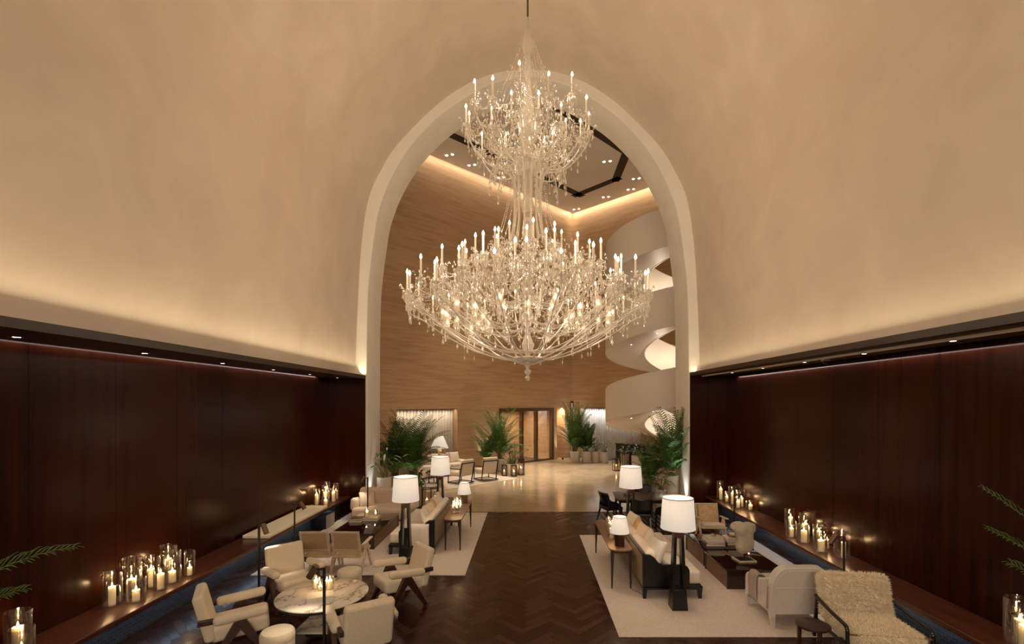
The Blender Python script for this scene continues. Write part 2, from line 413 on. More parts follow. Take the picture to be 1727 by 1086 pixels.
# rounded arris towards the hall, then the reveal
rings = [[(x, YB, z) for x, z in out], [(x, YB, z) for x, z in arc], [(x, YA+.05, z) for x, z in arc]]
def grow(x, z, d):
    i = arc.index((x, z)); a = arc[max(0, i-1)]; c = arc[min(len(arc)-1, i+1)]
    t = Vector((c[0]-a[0], c[1]-a[1])).normalized(); return (x - t.y*d, z + t.x*d)
g1 = [grow(x, z, .006) for x, z in arc]; g2 = [grow(x, z, .025) for x, z in arc]
rings += [[(x, YA+.02, z) for x, z in g1], [(x, YA+.004, z) for x, z in g2], [(x, YA+.004, z) for x, z in out]]
mb = MB(); mb.loft(rings, cap=False, close=False)
struct(mb.obj('wall_arch', 'white_plaster', smooth=50))
# wall behind the camera
struct(B(-6.2, 6.2, -4.2, -4, 0, 4.3).obj('wall_back', 'plaster'))
mb = MB(); mb.v = [(x, -4, z) for x, z in prof] + [(0, -4, 4.0)]; n_ = len(prof)
mb.f = [(k, k+1, n_) for k in range(n_-1)]; struct(mb.obj('wall_tympanum', 'plaster', smooth=0))

# lobby walls: travertine, turned 45 degrees to the hall; t runs from the corner along each wall
def on(D_, N_, t, off=0): p = LC + D_*t + N_*off; return (p.x, p.y)
def slab(mb, D_, N_, t0, t1, z0, z1, o0=0, o1=-.4):
    a, b2, c, d = on(D_,N_,t0,o0), on(D_,N_,t1,o0), on(D_,N_,t1,o1), on(D_,N_,t0,o1)
    lo = [(p[0], p[1], z0) for p in (a, b2, c, d)]; hi = [(p[0], p[1], z1) for p in (a, b2, c, d)]
    if D_ is RD: lo.reverse(); hi.reverse()
    return mb.hexa(lo, hi)
ZH = 2.98
mb = MB(); slab(mb, LD, LN, -.4, 20, ZH, 15.2)
for t0, t1 in ((-.4, .65), (1.35, 1.62), (5.75, 8.35), (11.55, 20)): slab(mb, LD, LN, t0, t1, 0, ZH)
struct(mb.obj('wall_lobby_left', 'travertine', smooth=0))
mb = MB(); slab(mb, RD, RN, 0, 20, ZH, 15.2)
for t0, t1 in ((0, .55), (4.6, 20)): slab(mb, RD, RN, t0, t1, 0, ZH)
struct(mb.obj('wall_lobby_right', 'travertine', smooth=0))
# recesses behind the openings
def recess(name, D_, N_, t0, t1, depth, mat):
    mb = MB(); slab(mb, D_, N_, t0-.1, t1+.1, 0, ZH+.1, -depth, -depth-.1)
    slab(mb, D_, N_, t0-.1, t0, 0, ZH+.1, -.35, -depth); slab(mb, D_, N_, t1, t1+.1, 0, ZH+.1, -.35, -depth)
    slab(mb, D_, N_, t0-.1, t1+.1, ZH+.06, ZH+.16, -.35, -depth)
    return struct(mb.obj(name, mat, smooth=0))
recess('wall_niche', LD, LN, .65, 1.35, .75, 'travertine')
recess('wall_vestibule', LD, LN, 1.62, 5.75, 2.6, 'travertine')
recess('window_1', LD, LN, 8.35, 11.55, .62, 'white_plaster')
recess('window_2', RD, RN, .55, 4.6, .62, 'white_plaster')
def strip_lamp(D_, N_, t0, t1, off, z, power, col, spread=150):
    a = Vector(on(D_, N_, (t0+t1)/2, off)+(z,)); area('recess_lamp', a, (0, 0, math.atan2(D_.y, D_.x)), t1-t0, .06, power, col, None, spread)
strip_lamp(LD, LN, 8.4, 11.5, -.17, 2.97, 13, WARM2); strip_lamp(RD, RN, .6, 4.5, -.2, 2.97, 26, (.9, .92, 1))
strip_lamp(LD, LN, .68, 1.32, -.25, 2.95, 26, WARM2)
strip_lamp(LD, LN, 2.2, 5.2, -1.5, 3.0, 150, WARM2)
# curtains: pleated cloth hung inside the recess
def curtain(label, D_, N_, t0, t1, off):
    n_ = int((t1-t0)*60); top = []; 
    pts = []
    for k in range(n_+1):
        t = t0+(t1-t0)*k/n_; ph = t*2*PI/.17
        pts.append(on(D_, N_, t, off+.045*math.sin(ph)+.012*math.sin(ph*.37+1)))
    mb = MB(); mb.loft([[(p[0], p[1], z) for p in pts] for z in (.02, 1.5, 2.96)], cap=False, close=False)
    o = mb.obj('curtain', 'curtain', smooth=80); so = o.modifiers.new('solid', 'SOLIDIFY'); so.thickness = .004
    tag(o, label, 'curtain'); return o
curtain('warm-lit pleated sheer curtain filling the wall recess left of the glass doors', LD, LN, 8.38, 11.52, -.40)
curtain('cool-lit pleated sheer curtain right of the lobby corner behind the row of potted palms', RD, RN, .58, 4.56, -.42)
# automatic glass doors
dr = thing('glass_sliding_doors', 'tall glass entrance doors in a bronze frame in the far lobby wall', 'door', on(LD, LN, 3.7, 0)+(0,))
P0 = Vector(on(LD, LN, 3.7, 0)+(0,))
def loc(mb): mb.M = T(-P0.x, -P0.y, -P0.z); return mb
mb = loc(MB()); slab(mb, LD, LN, 1.62, 5.75, 2.80, 2.98, .04, -.25); mb.obj('header', 'bronze', dr)
for t0, t1 in ((1.62, 1.80), (2.92, 3.06), (4.02, 4.16), (5.57, 5.75)):
    mb = loc(MB()); slab(mb, LD, LN, t0, t1, 0, 2.80, .03, -.18); mb.obj('post', 'bronze', dr)
for t0, t1 in ((1.8, 2.92), (3.06, 4.02), (4.16, 5.57)):
    mb = loc(MB()); slab(mb, LD, LN, t0, t1, .10, 2.80, -.06, -.075); gp = mb.obj('glass_pane', 'pane', dr)
    mb = loc(MB()); slab(mb, LD, LN, t0, t1, 0, .10, .0, -.12); mb.obj('bottom_rail', 'bronze', gp)
# doormat inside
q = [on(LD, LN, t, o) for t, o in ((1.9, -.4), (5.4, -.4), (5.4, -2.3), (1.9, -2.3))]
tag(MB().hexa([(p[0], p[1], .004) for p in q], [(p[0], p[1], .016) for p in q]).obj('door_mat', 'slot_dark'), 'dark entrance mat on the floor beyond the glass doors', 'mat')

# lobby ceiling with the dark diffuser slot
ZC = 14.4
A_ = on(LD, LN, 20, .3); C_ = (LC.x, LC.y-.43); B_ = on(RD, RN, 20, .3)
mb = MB(); pl = [A_, C_, B_, (17.4, YB+.01), (-13.4, YB+.01)]
mb.loft([[(x, y, ZC) for x, y in pl], [(x, y, ZC+.1) for x, y in pl]])
struct(mb.obj('ceiling_lobby', 'ceiling_paint', smooth=0))
mb = MB(); pl = [on(LD, LN, 21, -.4), (LC.x, LC.y+.6), on(RD, RN, 21, -.4), (17.5, YB), (-13.5, YB)]
mb.loft([[(x, y, 15.1) for x, y in pl], [(x, y, 15.2) for x, y in pl]])
struct(mb.obj('ceiling_cove', 'ceiling_paint', smooth=0))
slot = [(-3.7,19.85),(2.71,26.1),(4.60,24.15),(4.60,21.4),(-.4,16.4)]
mb = MB(); m2 = MB()
for k in range(len(slot)-1):
    a = Vector(slot[k]+(0,)); b2 = Vector(slot[k+1]+(0,)); t = (b2-a).normalized(); n2 = Vector((t.y, -t.x, 0))
    q = [a-t*.16, b2+t*.16, b2+t*.16+n2*.40, a-t*.16+n2*.40]
    mb.hexa([(p.x, p.y, ZC-.012) for p in q], [(p.x, p.y, ZC+.01) for p in q])
tag(mb.obj('ceiling_air_slot', 'slot_dark', smooth=0), 'dark continuous air slot tracing a faceted loop on the lobby ceiling', 'air vent')
# twin downlights of the lobby ceiling
def up(px, py, z): Y = 815*(z-3.3)/(678-py); return ((px-890)/815*Y, Y)
tw = [(758,261,'leftmost pair by the arch, above the travertine wall'),(796,278,'second pair from the left on the ceiling border'),(845,299,'third pair from the left on the ceiling border'),
      (1024,272,'pair inside the slot loop, right of the chandelier crown'),(972,352.5,'pair nearest the lobby ceiling corner'),(1022,332,'second pair right of the lobby ceiling corner'),(1064,319,'third pair right of the lobby ceiling corner'),(1073,301,'topmost pair at the right by the arch edge'),
      (925,240,'pair inside the slot loop, behind the upper candle tier')]
me = None
for k, (px, py, lb) in enumerate(tw):
    x, y = up(px, py, ZC); x, y = round(x, 2), round(y, 2)
    t = thing('twin_downlight', 'twin ceiling spotlight, '+lb, 'ceiling light', (x, y, ZC-.002), R(45 if px > 940 else -45)*0+R(-15), 'twin downlights in the lobby ceiling')
    if me is None:
        me = (MB().cyl((-.14,0,-.012), .06, .012, 16).mesh('lens', 'lens'), MB().lathe([(.062,-.014),(.085,-.014),(.085,0)], 18).mesh('trim_ring', 'ceiling_paint'))
    for dx in (0, .28): inst('lens', me[0], t, (dx, 0, 0)); inst('trim_ring', me[1], t, (dx-.14, 0, 0))
    v_ = rotM(0, 0, R(15)) @ Vector((-x*.45, (20.5-y)*.45, 0)); spot('spot_beam', (0, 0, -.04), (v_.x, v_.y, -14), 1900, WARM2, 40, .06, 1.0, t)
# downlights in the hall ledges
def ledge_light(x, y, z, lb):
    t = thing('recessed_downlight', lb, 'ceiling light', (x, y, z), 0, 'downlights under the ledges')
    MB().lathe([(.035,-.002),(.055,-.006),(.058,.0)], 18).obj('trim_ring', 'bronze', t)
    MB().cyl((0,0,-.003), .034, .003, 16).obj('lens', 'lens', t)
    spot('spot_beam', (0, 0, -.03), (0, 0, -3), 34, WARM2, 60, .03, .8, t)
ordn = ['first', 'second', 'third', 'fourth', 'fifth', 'sixth', 'seventh', 'eighth', 'ninth', 'tenth', 'eleventh', 'twelfth', 'thirteenth', 'fourteenth', 'fifteenth', 'sixteenth', 'seventeenth', 'eighteenth']
for k, y in enumerate((5.2, 6.94, 8.71, 10.45, 12.2, 13.95)): ledge_light(-5.5, y, 4.0, 'recessed spotlight under the left wooden ledge, %s from the camera' % ordn[k])
for k, y in enumerate((6.25, 7.9, 9.6, 11.3, 13.0)): ledge_light(5.5, y, 4.09, 'recessed spotlight under the right wooden ledge, %s from the camera' % ordn[k])
t = thing('security_camera', 'small dome security camera under the right wooden ledge', 'camera', (5.55, 9.0, 4.09))
MB().lathe([(.075,-.03),(.08,0)], 20, cap=True).obj('housing', 'pot_ceramic', t)
MB().lathe([(.0,-.085),(.03,-.08),(.05,-.06),(.06,-.03)], 16).obj('dome', 'black_metal', t)

# benches along both walls
for s, sd in ((-1, 'left'), (1, 'right')):
    t = thing('built_in_bench', 'long mahogany bench with a blue-tiled base running along the %s wall' % sd, 'bench', (s*5.63, 5.2, 0))
    mb = MB(); mb.rbox((0, 0, .4475), (.64, 18.5, .075), .012, 2); mb.obj('seat_board', 'bench_wood', t)
    x0, x1 = sorted((s*-.01, s*.32)); B(x0, x1, -9.2, 9.24, 0, .41).obj('base', 'blue_tile', t)
    x0, x1 = sorted((s*-.08, s*-.05)); B(x0, x1, -9.2, 9.24, .395, .41).obj('lamp_rail', 'bronze', t)
mb = MB(); mb.rbox((0,0,.035), (.56, 2.9, .07), .02, 3)
o = mb.obj('bench_cushion', 'cushion_fabric'); o.location = (-5.60, 11.4, .486); tag(o, 'long flat cream cushion lying on the left bench', 'cushion')
t = thing('subwoofer_box', 'dark low box with a grey side panel tucked against the left bench front', 'box', (-5.38, 12.75, 0))
mb = MB(); mb.rbox((0,0,.19), (.34, .56, .36), .01, 2); mb.obj('body', 'black_wood', t)
B(.17, .178, -.26, .26, .03, .35).obj('side_panel', 'book_grey', t)

# spiral staircase
CX, CY, RO, RI, ZP = 5.95, 20.5, 2.62, .95, 3.02
t = thing('spiral_staircase', 'white sculptural spiral staircase winding up behind the right side of the arch', 'staircase', (CX, CY, 0))
a0, a1 = -95, 1010
def zb(a): return 3.22 + ZP*(a-270)/360
aa = [a0+(a1-a0)*k/300 for k in range(301)]
def helix(r0, r1, f0, f1):
    rings = []
    for a in aa:
        c, s_ = math.cos(R(a)), math.sin(R(a)); z = zb(a)
        rings.append([(r0*c, r0*s_, z+f0), (r1*c, r1*s_, z+f0), (r1*c, r1*s_, z+f1), (r0*c, r0*s_, z+f1)])
    return MB().loft(rings)
helix(RO-.07, RO, -.02, 1.46).obj('outer_balustrade', 'stair_white', t, smooth=30)
helix(RI, RI+.06, -.02, 1.30).obj('inner_balustrade', 'stair_white', t, smooth=30)
sof = helix(RI+.03, RO-.03, .0, .16).obj('soffit', 'stair_white', t, smooth=30)
mb = MB(); ns = 52
for k in range(ns):
    b0 = a0+(a1-a0)*k/ns; b1 = a0+(a1-a0)*(k+1)/ns; z0 = zb(b1)+.10; z1 = z0+.10
    p = lambda r, a: (r*math.cos(R(a)), r*math.sin(R(a)))
    q = [p(RI+.05, b0), p(RO-.05, b0), p(RO-.05, b1), p(RI+.05, b1)]
    mb.hexa([(x, y, z0) for x, y in q], [(x, y, z1) for x, y in q])
mb.obj('steps', 'travertine', t, smooth=0)
MB().cyl((0,0,.0), .12, .06, 24).obj('light_well', 'stair_white', t)
for a in (200, 235, 560, 600, 920):   # soffit spots and the well light that brightens the inner rim
    z = zb(a)
    MB().cyl((1.8*math.cos(R(a)), 1.8*math.sin(R(a)), z-.004), .03, .004, 12).obj('soffit_spot', 'lens', sof)
for z in (2.2, 5.2, 8.2): point('well_lamp', (0, 0, z), 38, WARM2, .12, t)

# ================================================================== CHANDELIER
CHY = 10.0
ch = thing('crystal_chandelier', 'huge two-tier crystal chandelier with lit electric candles hanging in front of the arch', 'chandelier', (0, CHY, 4.15))
ZB = 4.15
rng = random.Random(11)
# central baluster column, cut glass vases stacked on a rod
prof = [(.02,-.30),(.05,-.27),(.075,-.22),(.03,-.17),(.05,-.10),(.16,-.06),(.30,-.02),(.36,.05),(.30,.08),(.10,.10)]
MB().lathe(prof, 24).obj('bottom_bowl', 'crystal', ch)
prof = [(.05,.1)]
zz = .12
while zz < 3.0:
    prof += [(.045, zz), (.10, zz+.10), (.13, zz+.22), (.08, zz+.34), (.05, zz+.44), (.09, zz+.50), (.05, zz+.56)]; zz += .58
MB().lathe(prof, 16).obj('stem', 'crystal', ch)
prof = [(.10,3.05),(.14,3.2),(.09,3.4),(.12,3.55),(.10,3.75),(.14,3.9),(.30,3.97),(.34,4.05),(.16,4.15),(.10,4.3),(.16,4.6),(.22,4.9),(.12,5.2),(.07,5.6),(.05,6.2),(.12,6.5),(.06,6.8),(.03,7.1)]
MB().lathe(prof, 16).obj('upper_stem', 'crystal', ch)
MB().cyl((0,0,7.05), .022, 2.05, 10).obj('rod', 'bronze', ch)
MB().lathe([(.0,9.06),(.20,9.06),(.22,9.12),(.10,9.13)], 20).obj('ceiling_plate', 'bronze', ch)
# glass tubes that sheath the neck
for k in range(14):
    a = 2*PI*k/14; r = .29
    mb = MB(); pts = [(r*math.cos(a)*q, r*math.sin(a)*q, z) for q, z in ((1.3, 2.45), (1.05, 2.75), (.95, 3.1), (.95, 3.5), (1.1, 3.8), (1.5, 4.0))]
    mb.tube(cr(pts, 3), .022, 6); mb.obj('neck_tube', 'crystal', ch)
# candle, shared by all
candle_me = MB().lathe([(.017,0),(.017,.30),(.012,.31),(.012,.315)], 8, cap=True).mesh('candle', 'crystal_wax') if 0 else None
simple('candle_sleeve', (.80, .70, .56, 1), .5)
candle_me = MB().lathe([(.019,0),(.019,.29),(.010,.30)], 8, cap=True).mesh('candle', 'candle_sleeve')
bulb_me = MB().lathe([(.008,0),(.021,.02),(.023,.04),(.014,.07),(.002,.095)], 8, cap=True).mesh('bulb', 'bulb')
bulb2_me = MB().lathe([(.008,0),(.026,.02),(.028,.05),(.016,.08),(.002,.105)], 8, cap=True).mesh('bulb', 'bulb_low')
rings = [  # radius, pan height above ZB, count, phase, arm profile (r, z)
    (2.42, 1.22, 28, .0, [(.10,.10),(.55,.12),(1.15,.30),(1.75,.62),(2.15,.90),(2.40,1.02),(2.44,1.14),(2.42,1.22)]),
    (1.90, 1.55, 22, .1, [(.10,.75),(.50,.62),(1.05,.72),(1.5,1.02),(1.80,1.32),(1.92,1.44),(1.90,1.55)]),
    (1.30, 1.93, 15, .2, [(.10,1.35),(.40,1.16),(.85,1.26),(1.15,1.56),(1.32,1.80),(1.30,1.93)]),
    (.70, 2.26, 9, .0, [(.10,1.95),(.28,1.78),(.52,1.85),(.70,2.06),(.70,2.26)]),
    (1.27, 4.80, 15, .0, [(.10,4.15),(.40,3.98),(.80,4.06),(1.10,4.36),(1.28,4.66),(1.27,4.80)]),
    (.80, 4.66, 9, .15, [(.10,4.5),(.30,4.32),(.6,4.34),(.8,4.52),(.80,4.66)]),
]
gar = MB(); rimdrops = []
def chain(p, q, sag, n_, r=.011):
    for k in range(n_+1):
        t = k/n_; x, y, z = [p[i]+(q[i]-p[i])*t for i in range(3)]; z -= sag*4*t*(1-t)
        gar.octa((x, y, z+.012), r, .028)
for ri, (r, zp, n_, ph, prof) in enumerate(rings):
    pts = cr([(a, 0, b2) for a, b2 in prof], 4)
    am = MB(); am.tube(pts, [.0155+.005*math.sin(i*1.9) for i in range(len(pts))], 6)
    am.lathe([(.02,-.02),(.085,.005),(.092,.015),(.03,.012),(.03,.05),(.024,.06)], 12, (r, 0, zp))   # drip pan and candle cup
    am.lathe([(.0,-.14),(.03,-.11),(.045,-.07),(.02,-.03)], 8, (r, 0, zp))
    am.lathe([(.012,0),(.03,.02),(.012,.04)], 8, (pts[len(pts)//2].x, 0, pts[len(pts)//2].z-.02))
    ame = am.mesh('arm', 'crystal_clear', 60)
    for k in range(n_):
        a = 2*PI*(k+ph)/n_ + rng.uniform(-.02, .02); jz = (.09 if k % 2 else -.07) if ri in (0, 1, 4) else rng.uniform(-.03, .03)
        inst('arm', ame, ch, (0, 0, jz), (0, 0, a))
        x, y = r*math.cos(a), r*math.sin(a); z = zp+jz
        c = inst('candle', candle_me, ch, (x, y, z+.05)); inst('bulb', bulb_me, c, (0, 0, .30))
        # drops around each pan
        for j in range(9):
            b2 = 2*PI*j/9+a; px, py = x+.088*math.cos(b2), y+.088*math.sin(b2)
            gar.octa((px, py, z+.0), .011, .05); gar.octa((px, py, z-.05), .016, rng.uniform(.07, .12))
        # garlands from pan to the next pan and back to the stem, with hanging strands
        a2 = 2*PI*(k+1+ph)/n_; x2, y2 = r*math.cos(a2), r*math.sin(a2)
        chain((x, y, z-.02), (x2, y2, zp-.02), .16, 18); chain((x, y, z-.02), (x*.72, y*.72, z+.10), .12, 16); chain((x*.72, y*.72, z+.10), (x2, y2, zp), .10, 16)
        for q_ in range(5):
            bb = rng.uniform(0, 6.28); chain((x+.09*math.cos(bb), y+.09*math.sin(bb), z), (x+.16*math.cos(bb), y+.16*math.sin(bb), z+.10), -.06, 5, .010)
        mx_, my_ = (x+x2)/2, (y+y2)/2
        gar.octa((mx_, my_, zp-.20), .022, .11)
        for f in (.35, .55, .72, .86):
            idx = int(f*(len(pts)-1)); p = pts[idx]; qx, qy = p.x*math.cos(a), p.x*math.sin(a)
            L = rng.uniform(.06, .20)
            for j in range(int(L/.03)): gar.octa((qx, qy, p.z+jz-.02-j*.03), .009, .026)
            gar.octa((qx, qy, p.z+jz-.02-L), .019, rng.uniform(.08, .13))
        # curled rosette sprays above the arm (the dense sparkle between the tiers)
        for j in range(34):
            rr_ = r*rng.uniform(.45, 1.0); aa_ = a+rng.uniform(-.5, .5)*2*PI/n_
            zz_ = z - .05 - (r-rr_)*rng.uniform(-.35, .15) + rng.uniform(-.25, .22)
            gar.octa((rr_*math.cos(aa_), rr_*math.sin(aa_), zz_), rng.uniform(.010, .022), rng.uniform(.04, .11))
        if ri in (0, 1):
            for f in (.45, .75, 1.0):
                p = pts[int(f*(len(pts)-1))]
                rimdrops.append((p.x*math.cos(a), p.x*math.sin(a), p.z+jz-(.03 if f < 1 else .16)))
# the inner ring of small lamps under glass tubes
tube_me = MB().lathe([(.05,-.12),(.055,.0),(.055,.16),(.05,.17)], 10).mesh('tube_lamp', 'crystal_clear')
for r, zc, n_ in ((1.72, .86, 22), (1.08, .82, 14)):
    for k in range(n_):
        a = 2*PI*(k+.5)/n_; x, y = r*math.cos(a), r*math.sin(a); dz = .07 if k % 2 else -.05
        t_ = inst('tube_lamp', tube_me, ch, (x, y, zc+dz)); inst('bulb', bulb2_me, t_, (0, 0, 0))
        for j in range(8):
            b2 = 2*PI*j/8; gar.octa((x+.055*math.cos(b2), y+.055*math.sin(b2), zc+dz-.11), .010, .12)
        chain((x, y, zc+dz+.17), (x*.94, y*.94, zc+.5), 0, 8, .009)
        chain((x, y, zc+dz-.1), (r*math.cos(a+2*PI/n_), r*math.sin(a+2*PI/n_), zc-.1), .1, 10, .011)
# neck collar with arching tassel arms below the upper tier
for k in range(10):
    a = 2*PI*k/10; mb = MB()
    pts = cr([(r_*math.cos(a), r_*math.sin(a), z) for r_, z in ((.15, 4.0), (.42, 4.16), (.70, 4.0), (.80, 3.68))], 4)
    mb.tube(pts, .014, 5); mb.obj('tassel_arm', 'crystal', ch)
    for i_, p in enumerate(pts[3:]):
        L = .15+.05*(i_ % 3)
        for j in range(int(L/.03)): gar.octa((p.x, p.y, p.z-j*.03), .010, .028)
        gar.octa((p.x, p.y, p.z-L), .020, .11)
# tent of bead strands over the upper tier and over the neck
for k in range(22):
    a = 2*PI*k/22; c, s_ = math.cos(a), math.sin(a)
    chain((.03*c, .03*s_, 7.0), (.55*c, .55*s_, 5.55), .12, 44, .006)
    chain((.06*c, .06*s_, 6.5), (.30*c, .30*s_, 5.0), .0, 34, .008)
    chain((.30*c, .30*s_, 3.95), (.62*c, .62*s_, 2.55), .15, 34, .010)
for k in range(900):   # sprays around the upper stem and the heart of the lower tier
    a = rng.uniform(0, 2*PI); u = rng.random()
    if k < 350: r_, z = rng.uniform(.1, .9), rng.uniform(4.2, 5.15)
    elif k < 800: r_, z = rng.uniform(.1, 1.3), rng.uniform(1.3, 2.4)-.0
    else: r_, z = rng.uniform(.15, .45), rng.uniform(5.0, 6.2)
    gar.octa((r_*math.cos(a), r_*math.sin(a), z), rng.uniform(.010, .02), rng.uniform(.05, .11))
g = gar.obj('crystal_garland', 'crystal_clear', ch, smooth=0); g['kind'] = 'stuff'
drop_me = MB().octa((0,0,.0), .012, .05).octa((0,0,-.05), .030, .15).mesh('crystal_drop', 'crystal', 0)
rng.shuffle(rimdrops)
for p in rimdrops[:100]: inst('crystal_drop', drop_me, ch, p, (0, 0, rng.uniform(0, 1.5)))
rest = MB()
for p in rimdrops[100:]: rest.octa(p, .012, .05); rest.octa((p[0], p[1], p[2]-.05), .026, .14)
q = rest.obj('crystal_drop_fringe', 'crystal', ch, smooth=0); q['kind'] = 'stuff'
mb = MB(); mb.lathe([(0,-.42),(.03,-.40),(.055,-.35),(.03,-.31),(.01,-.29)], 12); mb.obj('finial_ball', 'crystal', ch)
# the light the candles give
for k in range(8):
    a = 2*PI*(k+.5)/8
    point('candle_light', (2.1*math.cos(a), 2.1*math.sin(a), 1.95), 22, WARM2, .22, ch)
for k in range(5):
    a = 2*PI*k/5; point('candle_light', (1.1*math.cos(a), 1.1*math.sin(a), 5.30), 17, WARM2, .18, ch)
for k in range(5):
    a = 2*PI*k/5; point('tube_light', (1.4*math.cos(a), 1.4*math.sin(a), .45), 10, WARM2, .22, ch)

# ================================================================== FURNITURE
# ---- rugs
def rug(label, x0, x1, y0, y1, z=.0, mat='rug_wool', rz=0, h=.014):
    mb = MB(); mb.rbox((0, 0, h/2), (x1-x0, y1-y0, h), .006, 2)
    o = mb.obj('rug', mat); o.location = ((x0+x1)/2, (y0+y1)/2, z+.001); o.rotation_euler = (0, 0, rz); tag(o, label, 'rug'); return o
rug('large cream wool rug under the left sofa group', -5.27, -1.19, 9.18, 14.40)
rug('large cream wool rug under the right sofa group', 1.28, 5.40, 6.77, 11.95)
rug('black and cream striped rug under the black dining table', 2.15, 4.2, 12.35, 14.35, mat='stripe')

# ---- upholstered lounge chair with compass legs (faces +Y)
def lounge_chair(label, loc, rz, group='upholstered lounge chairs around the marble table'):
    t = thing('lounge_chair', label, 'armchair', loc, rz, group)
    mb = MB(); mb.M = T(0, .03, .37) @ rotM(R(4)); mb.rbox((0,0,0), (.56, .66, .20), .06, 4); mb.obj('seat', 'cream_fabric', t)
    mb = MB(); mb.M = T(0, -.37, .60) @ rotM(R(14)); mb.rbox((0,0,-.02), (.60, .13, .62), .05, 4); mb.obj('backrest', 'cream_fabric', t)
    for s in (-1, 1):
        mb = MB(); mb.M = T(s*.35, .03, .585) @ rotM(R(5)); mb.rbox((0,0,0), (.125, .60, .12), .055, 4); ar = mb.obj('armrest', 'cream_fabric', t)
        mb = MB(); mb.bar((s*.35, .02, .535), (s*.35, .34, .0), .07, .12, .045, .055); mb.obj('leg', 'dark_wood', t, .004)
        mb = MB(); mb.bar((s*.35, .04, .535), (s*.35, -.30, .0), .07, .12, .045, .055); mb.obj('leg', 'dark_wood', t, .004)
        mb = MB(); mb.M = T(s*.325, -.345, .56); mb.rbox((0,0,0), (.05, .17, .07), .012, 2); mb.obj('arm_bracket', 'dark_wood', ar)
    mb = MB(); mb.bar((-.35, .20, .25), (.35, .20, .25), .04, .05); mb.bar((-.35, -.18, .22), (.35, -.18, .22), .04, .05)
    mb.obj('stretcher', 'dark_wood', t, .003)
    return t
lc = lounge_chair('cream upholstered lounge chair at the left end of the marble table, seen from its side', (-3.86, 6.45, 0), R(-60))
dup(lc, (-3.86, 7.95, 0), R(-135), 'cream upholstered lounge chair behind the left of the marble table, facing the camera')
dup(lc, (-2.10, 7.95, 0), R(128), 'cream upholstered lounge chair behind the right of the marble table, on the aisle side')
dup(lc, (-2.14, 6.22, 0), R(32), 'cream upholstered lounge chair with its back to the camera, right of the marble table')

# ---- marble table
mt = thing('marble_lounge_table', 'round white veined marble table on a dark frame with a marble shelf', 'table', (-2.90, 6.84, 0))
mb = MB(); mb.lathe([(0,.565),(.60,.565),(.615,.575),(.615,.588),(.60,.597),(0,.597)], 56); mb.obj('tabletop', 'marble', mt)
mb = MB(); mb.lathe([(.55,.535),(.60,.535),(.60,.565),(.55,.565),(.55,.535)], 48); mb.obj('rim_ring', 'black_metal', mt, smooth=30)
mb = MB(); mb.rbox((0,0,.16), (.58, .58, .025), .01, 2); mb.obj('shelf', 'marble', mt)
for sx in (-1, 1):
    for sy in (-1, 1):
        mb = MB(); mb.bar((sx*.36, sy*.36, .55), (sx*.33, sy*.33, 0), .045); mb.obj('leg', 'black_metal', mt, .006)
mb = MB(); mb.bar((0,0,.06), (0,0,.147), .34, .34); mb.obj('plinth', 'black_metal', mt)

# ---- poufs
def pouf(label, loc, r=.205, h=.42):
    t = thing('pouf', label, 'pouf', loc, 0, 'cream poufs by the marble table')
    MB().lathe([(0,h),(r*.6,h+.006),(r*.9,h-.01),(r,h-.04),(r,h-.11),(r*.985,h-.125)], 36, cap=False).obj('seat_pad', 'cream_fabric', t)
    MB().lathe([(r*.975,h-.12),(r*.99,h-.135),(r*.99,.02),(r*.96,0),(0,0)], 36).obj('body', 'cream_fabric', t)
    return t
pf = pouf('round cream pouf in front of the marble table at the bottom edge', (-3.17, 6.12, 0))
dup(pf, (-3.08, 8.35, 0), 0, 'round cream pouf behind the marble table, between the two rear lounge chairs')

# ---- cane easy chair (faces +Y)
def cane_chair(label, loc, rz, cushion=False, group='pale wood cane easy chairs'):
    t = thing('cane_chair', label, 'chair', loc, rz, group)
    M_ = T(0, -.26, .60) @ rotM(R(16))
    mb = MB(); mb.M = M_
    for s in (-1, 1): mb.box(s*.25-.022, s*.25+.022, -.016, .016, -.25, .25)
    mb.box(-.25, .25, -.015, .015, .21, .25); mb.box(-.25, .25, -.015, .015, -.17, -.13); mb.obj('back_frame', 'light_wood', t, .004)
    mb = MB(); mb.M = M_; mb.box(-.228, .228, -.004, .004, -.13, .21); mb.obj('back_cane', 'cane', t)
    mb = MB(); mb.M = T(0, .02, .36) @ rotM(R(6))
    for s in (-1, 1): mb.box(s*.25-.022, s*.25+.022, -.26, .28, -.02, .02); mb.box(-.25, .25, s*.26-.02+.01, s*.26+.02+.01, -.018, .018)
    mb.obj('seat_frame', 'light_wood', t, .004)
    mb = MB(); mb.M = T(0, .03, .362) @ rotM(R(6)); mb.box(-.228, .228, -.24, .25, -.004, .004); mb.obj('seat_cane', 'cane', t)
    for s in (-1, 1):
        mb = MB(); mb.M = T(s*.30, .03, .575) @ rotM(R(4)); mb.rbox((0,0,0), (.07, .46, .025), .012, 2); mb.obj('armrest', 'light_wood', t)
        mb = MB(); mb.bar((s*.28, .04, .56), (s*.29, .27, 0), .05, .06, .03, .035); mb.obj('leg', 'light_wood', t, .003)
        mb = MB(); mb.bar((s*.28, .06, .56), (s*.29, -.27, 0), .05, .06, .03, .035); mb.obj('leg', 'light_wood', t, .003)
    if cushion:
        mb = MB(); mb.M = T(0, .04, .41) @ rotM(R(6)); mb.rbox((0,0,0), (.48, .50, .09), .035, 3); mb.obj('seat_cushion', 'cream_fabric', t)
        mb = MB(); mb.M = T(0, -.20, .62) @ rotM(R(16)); mb.rbox((0,0,0), (.44, .06, .40), .028, 3); mb.obj('back_cushion', 'tan_fabric', t)
    return t
cc = cane_chair('left of the two pale wood cane chairs with their backs to the camera', (-4.08, 9.5, 0), R(3))
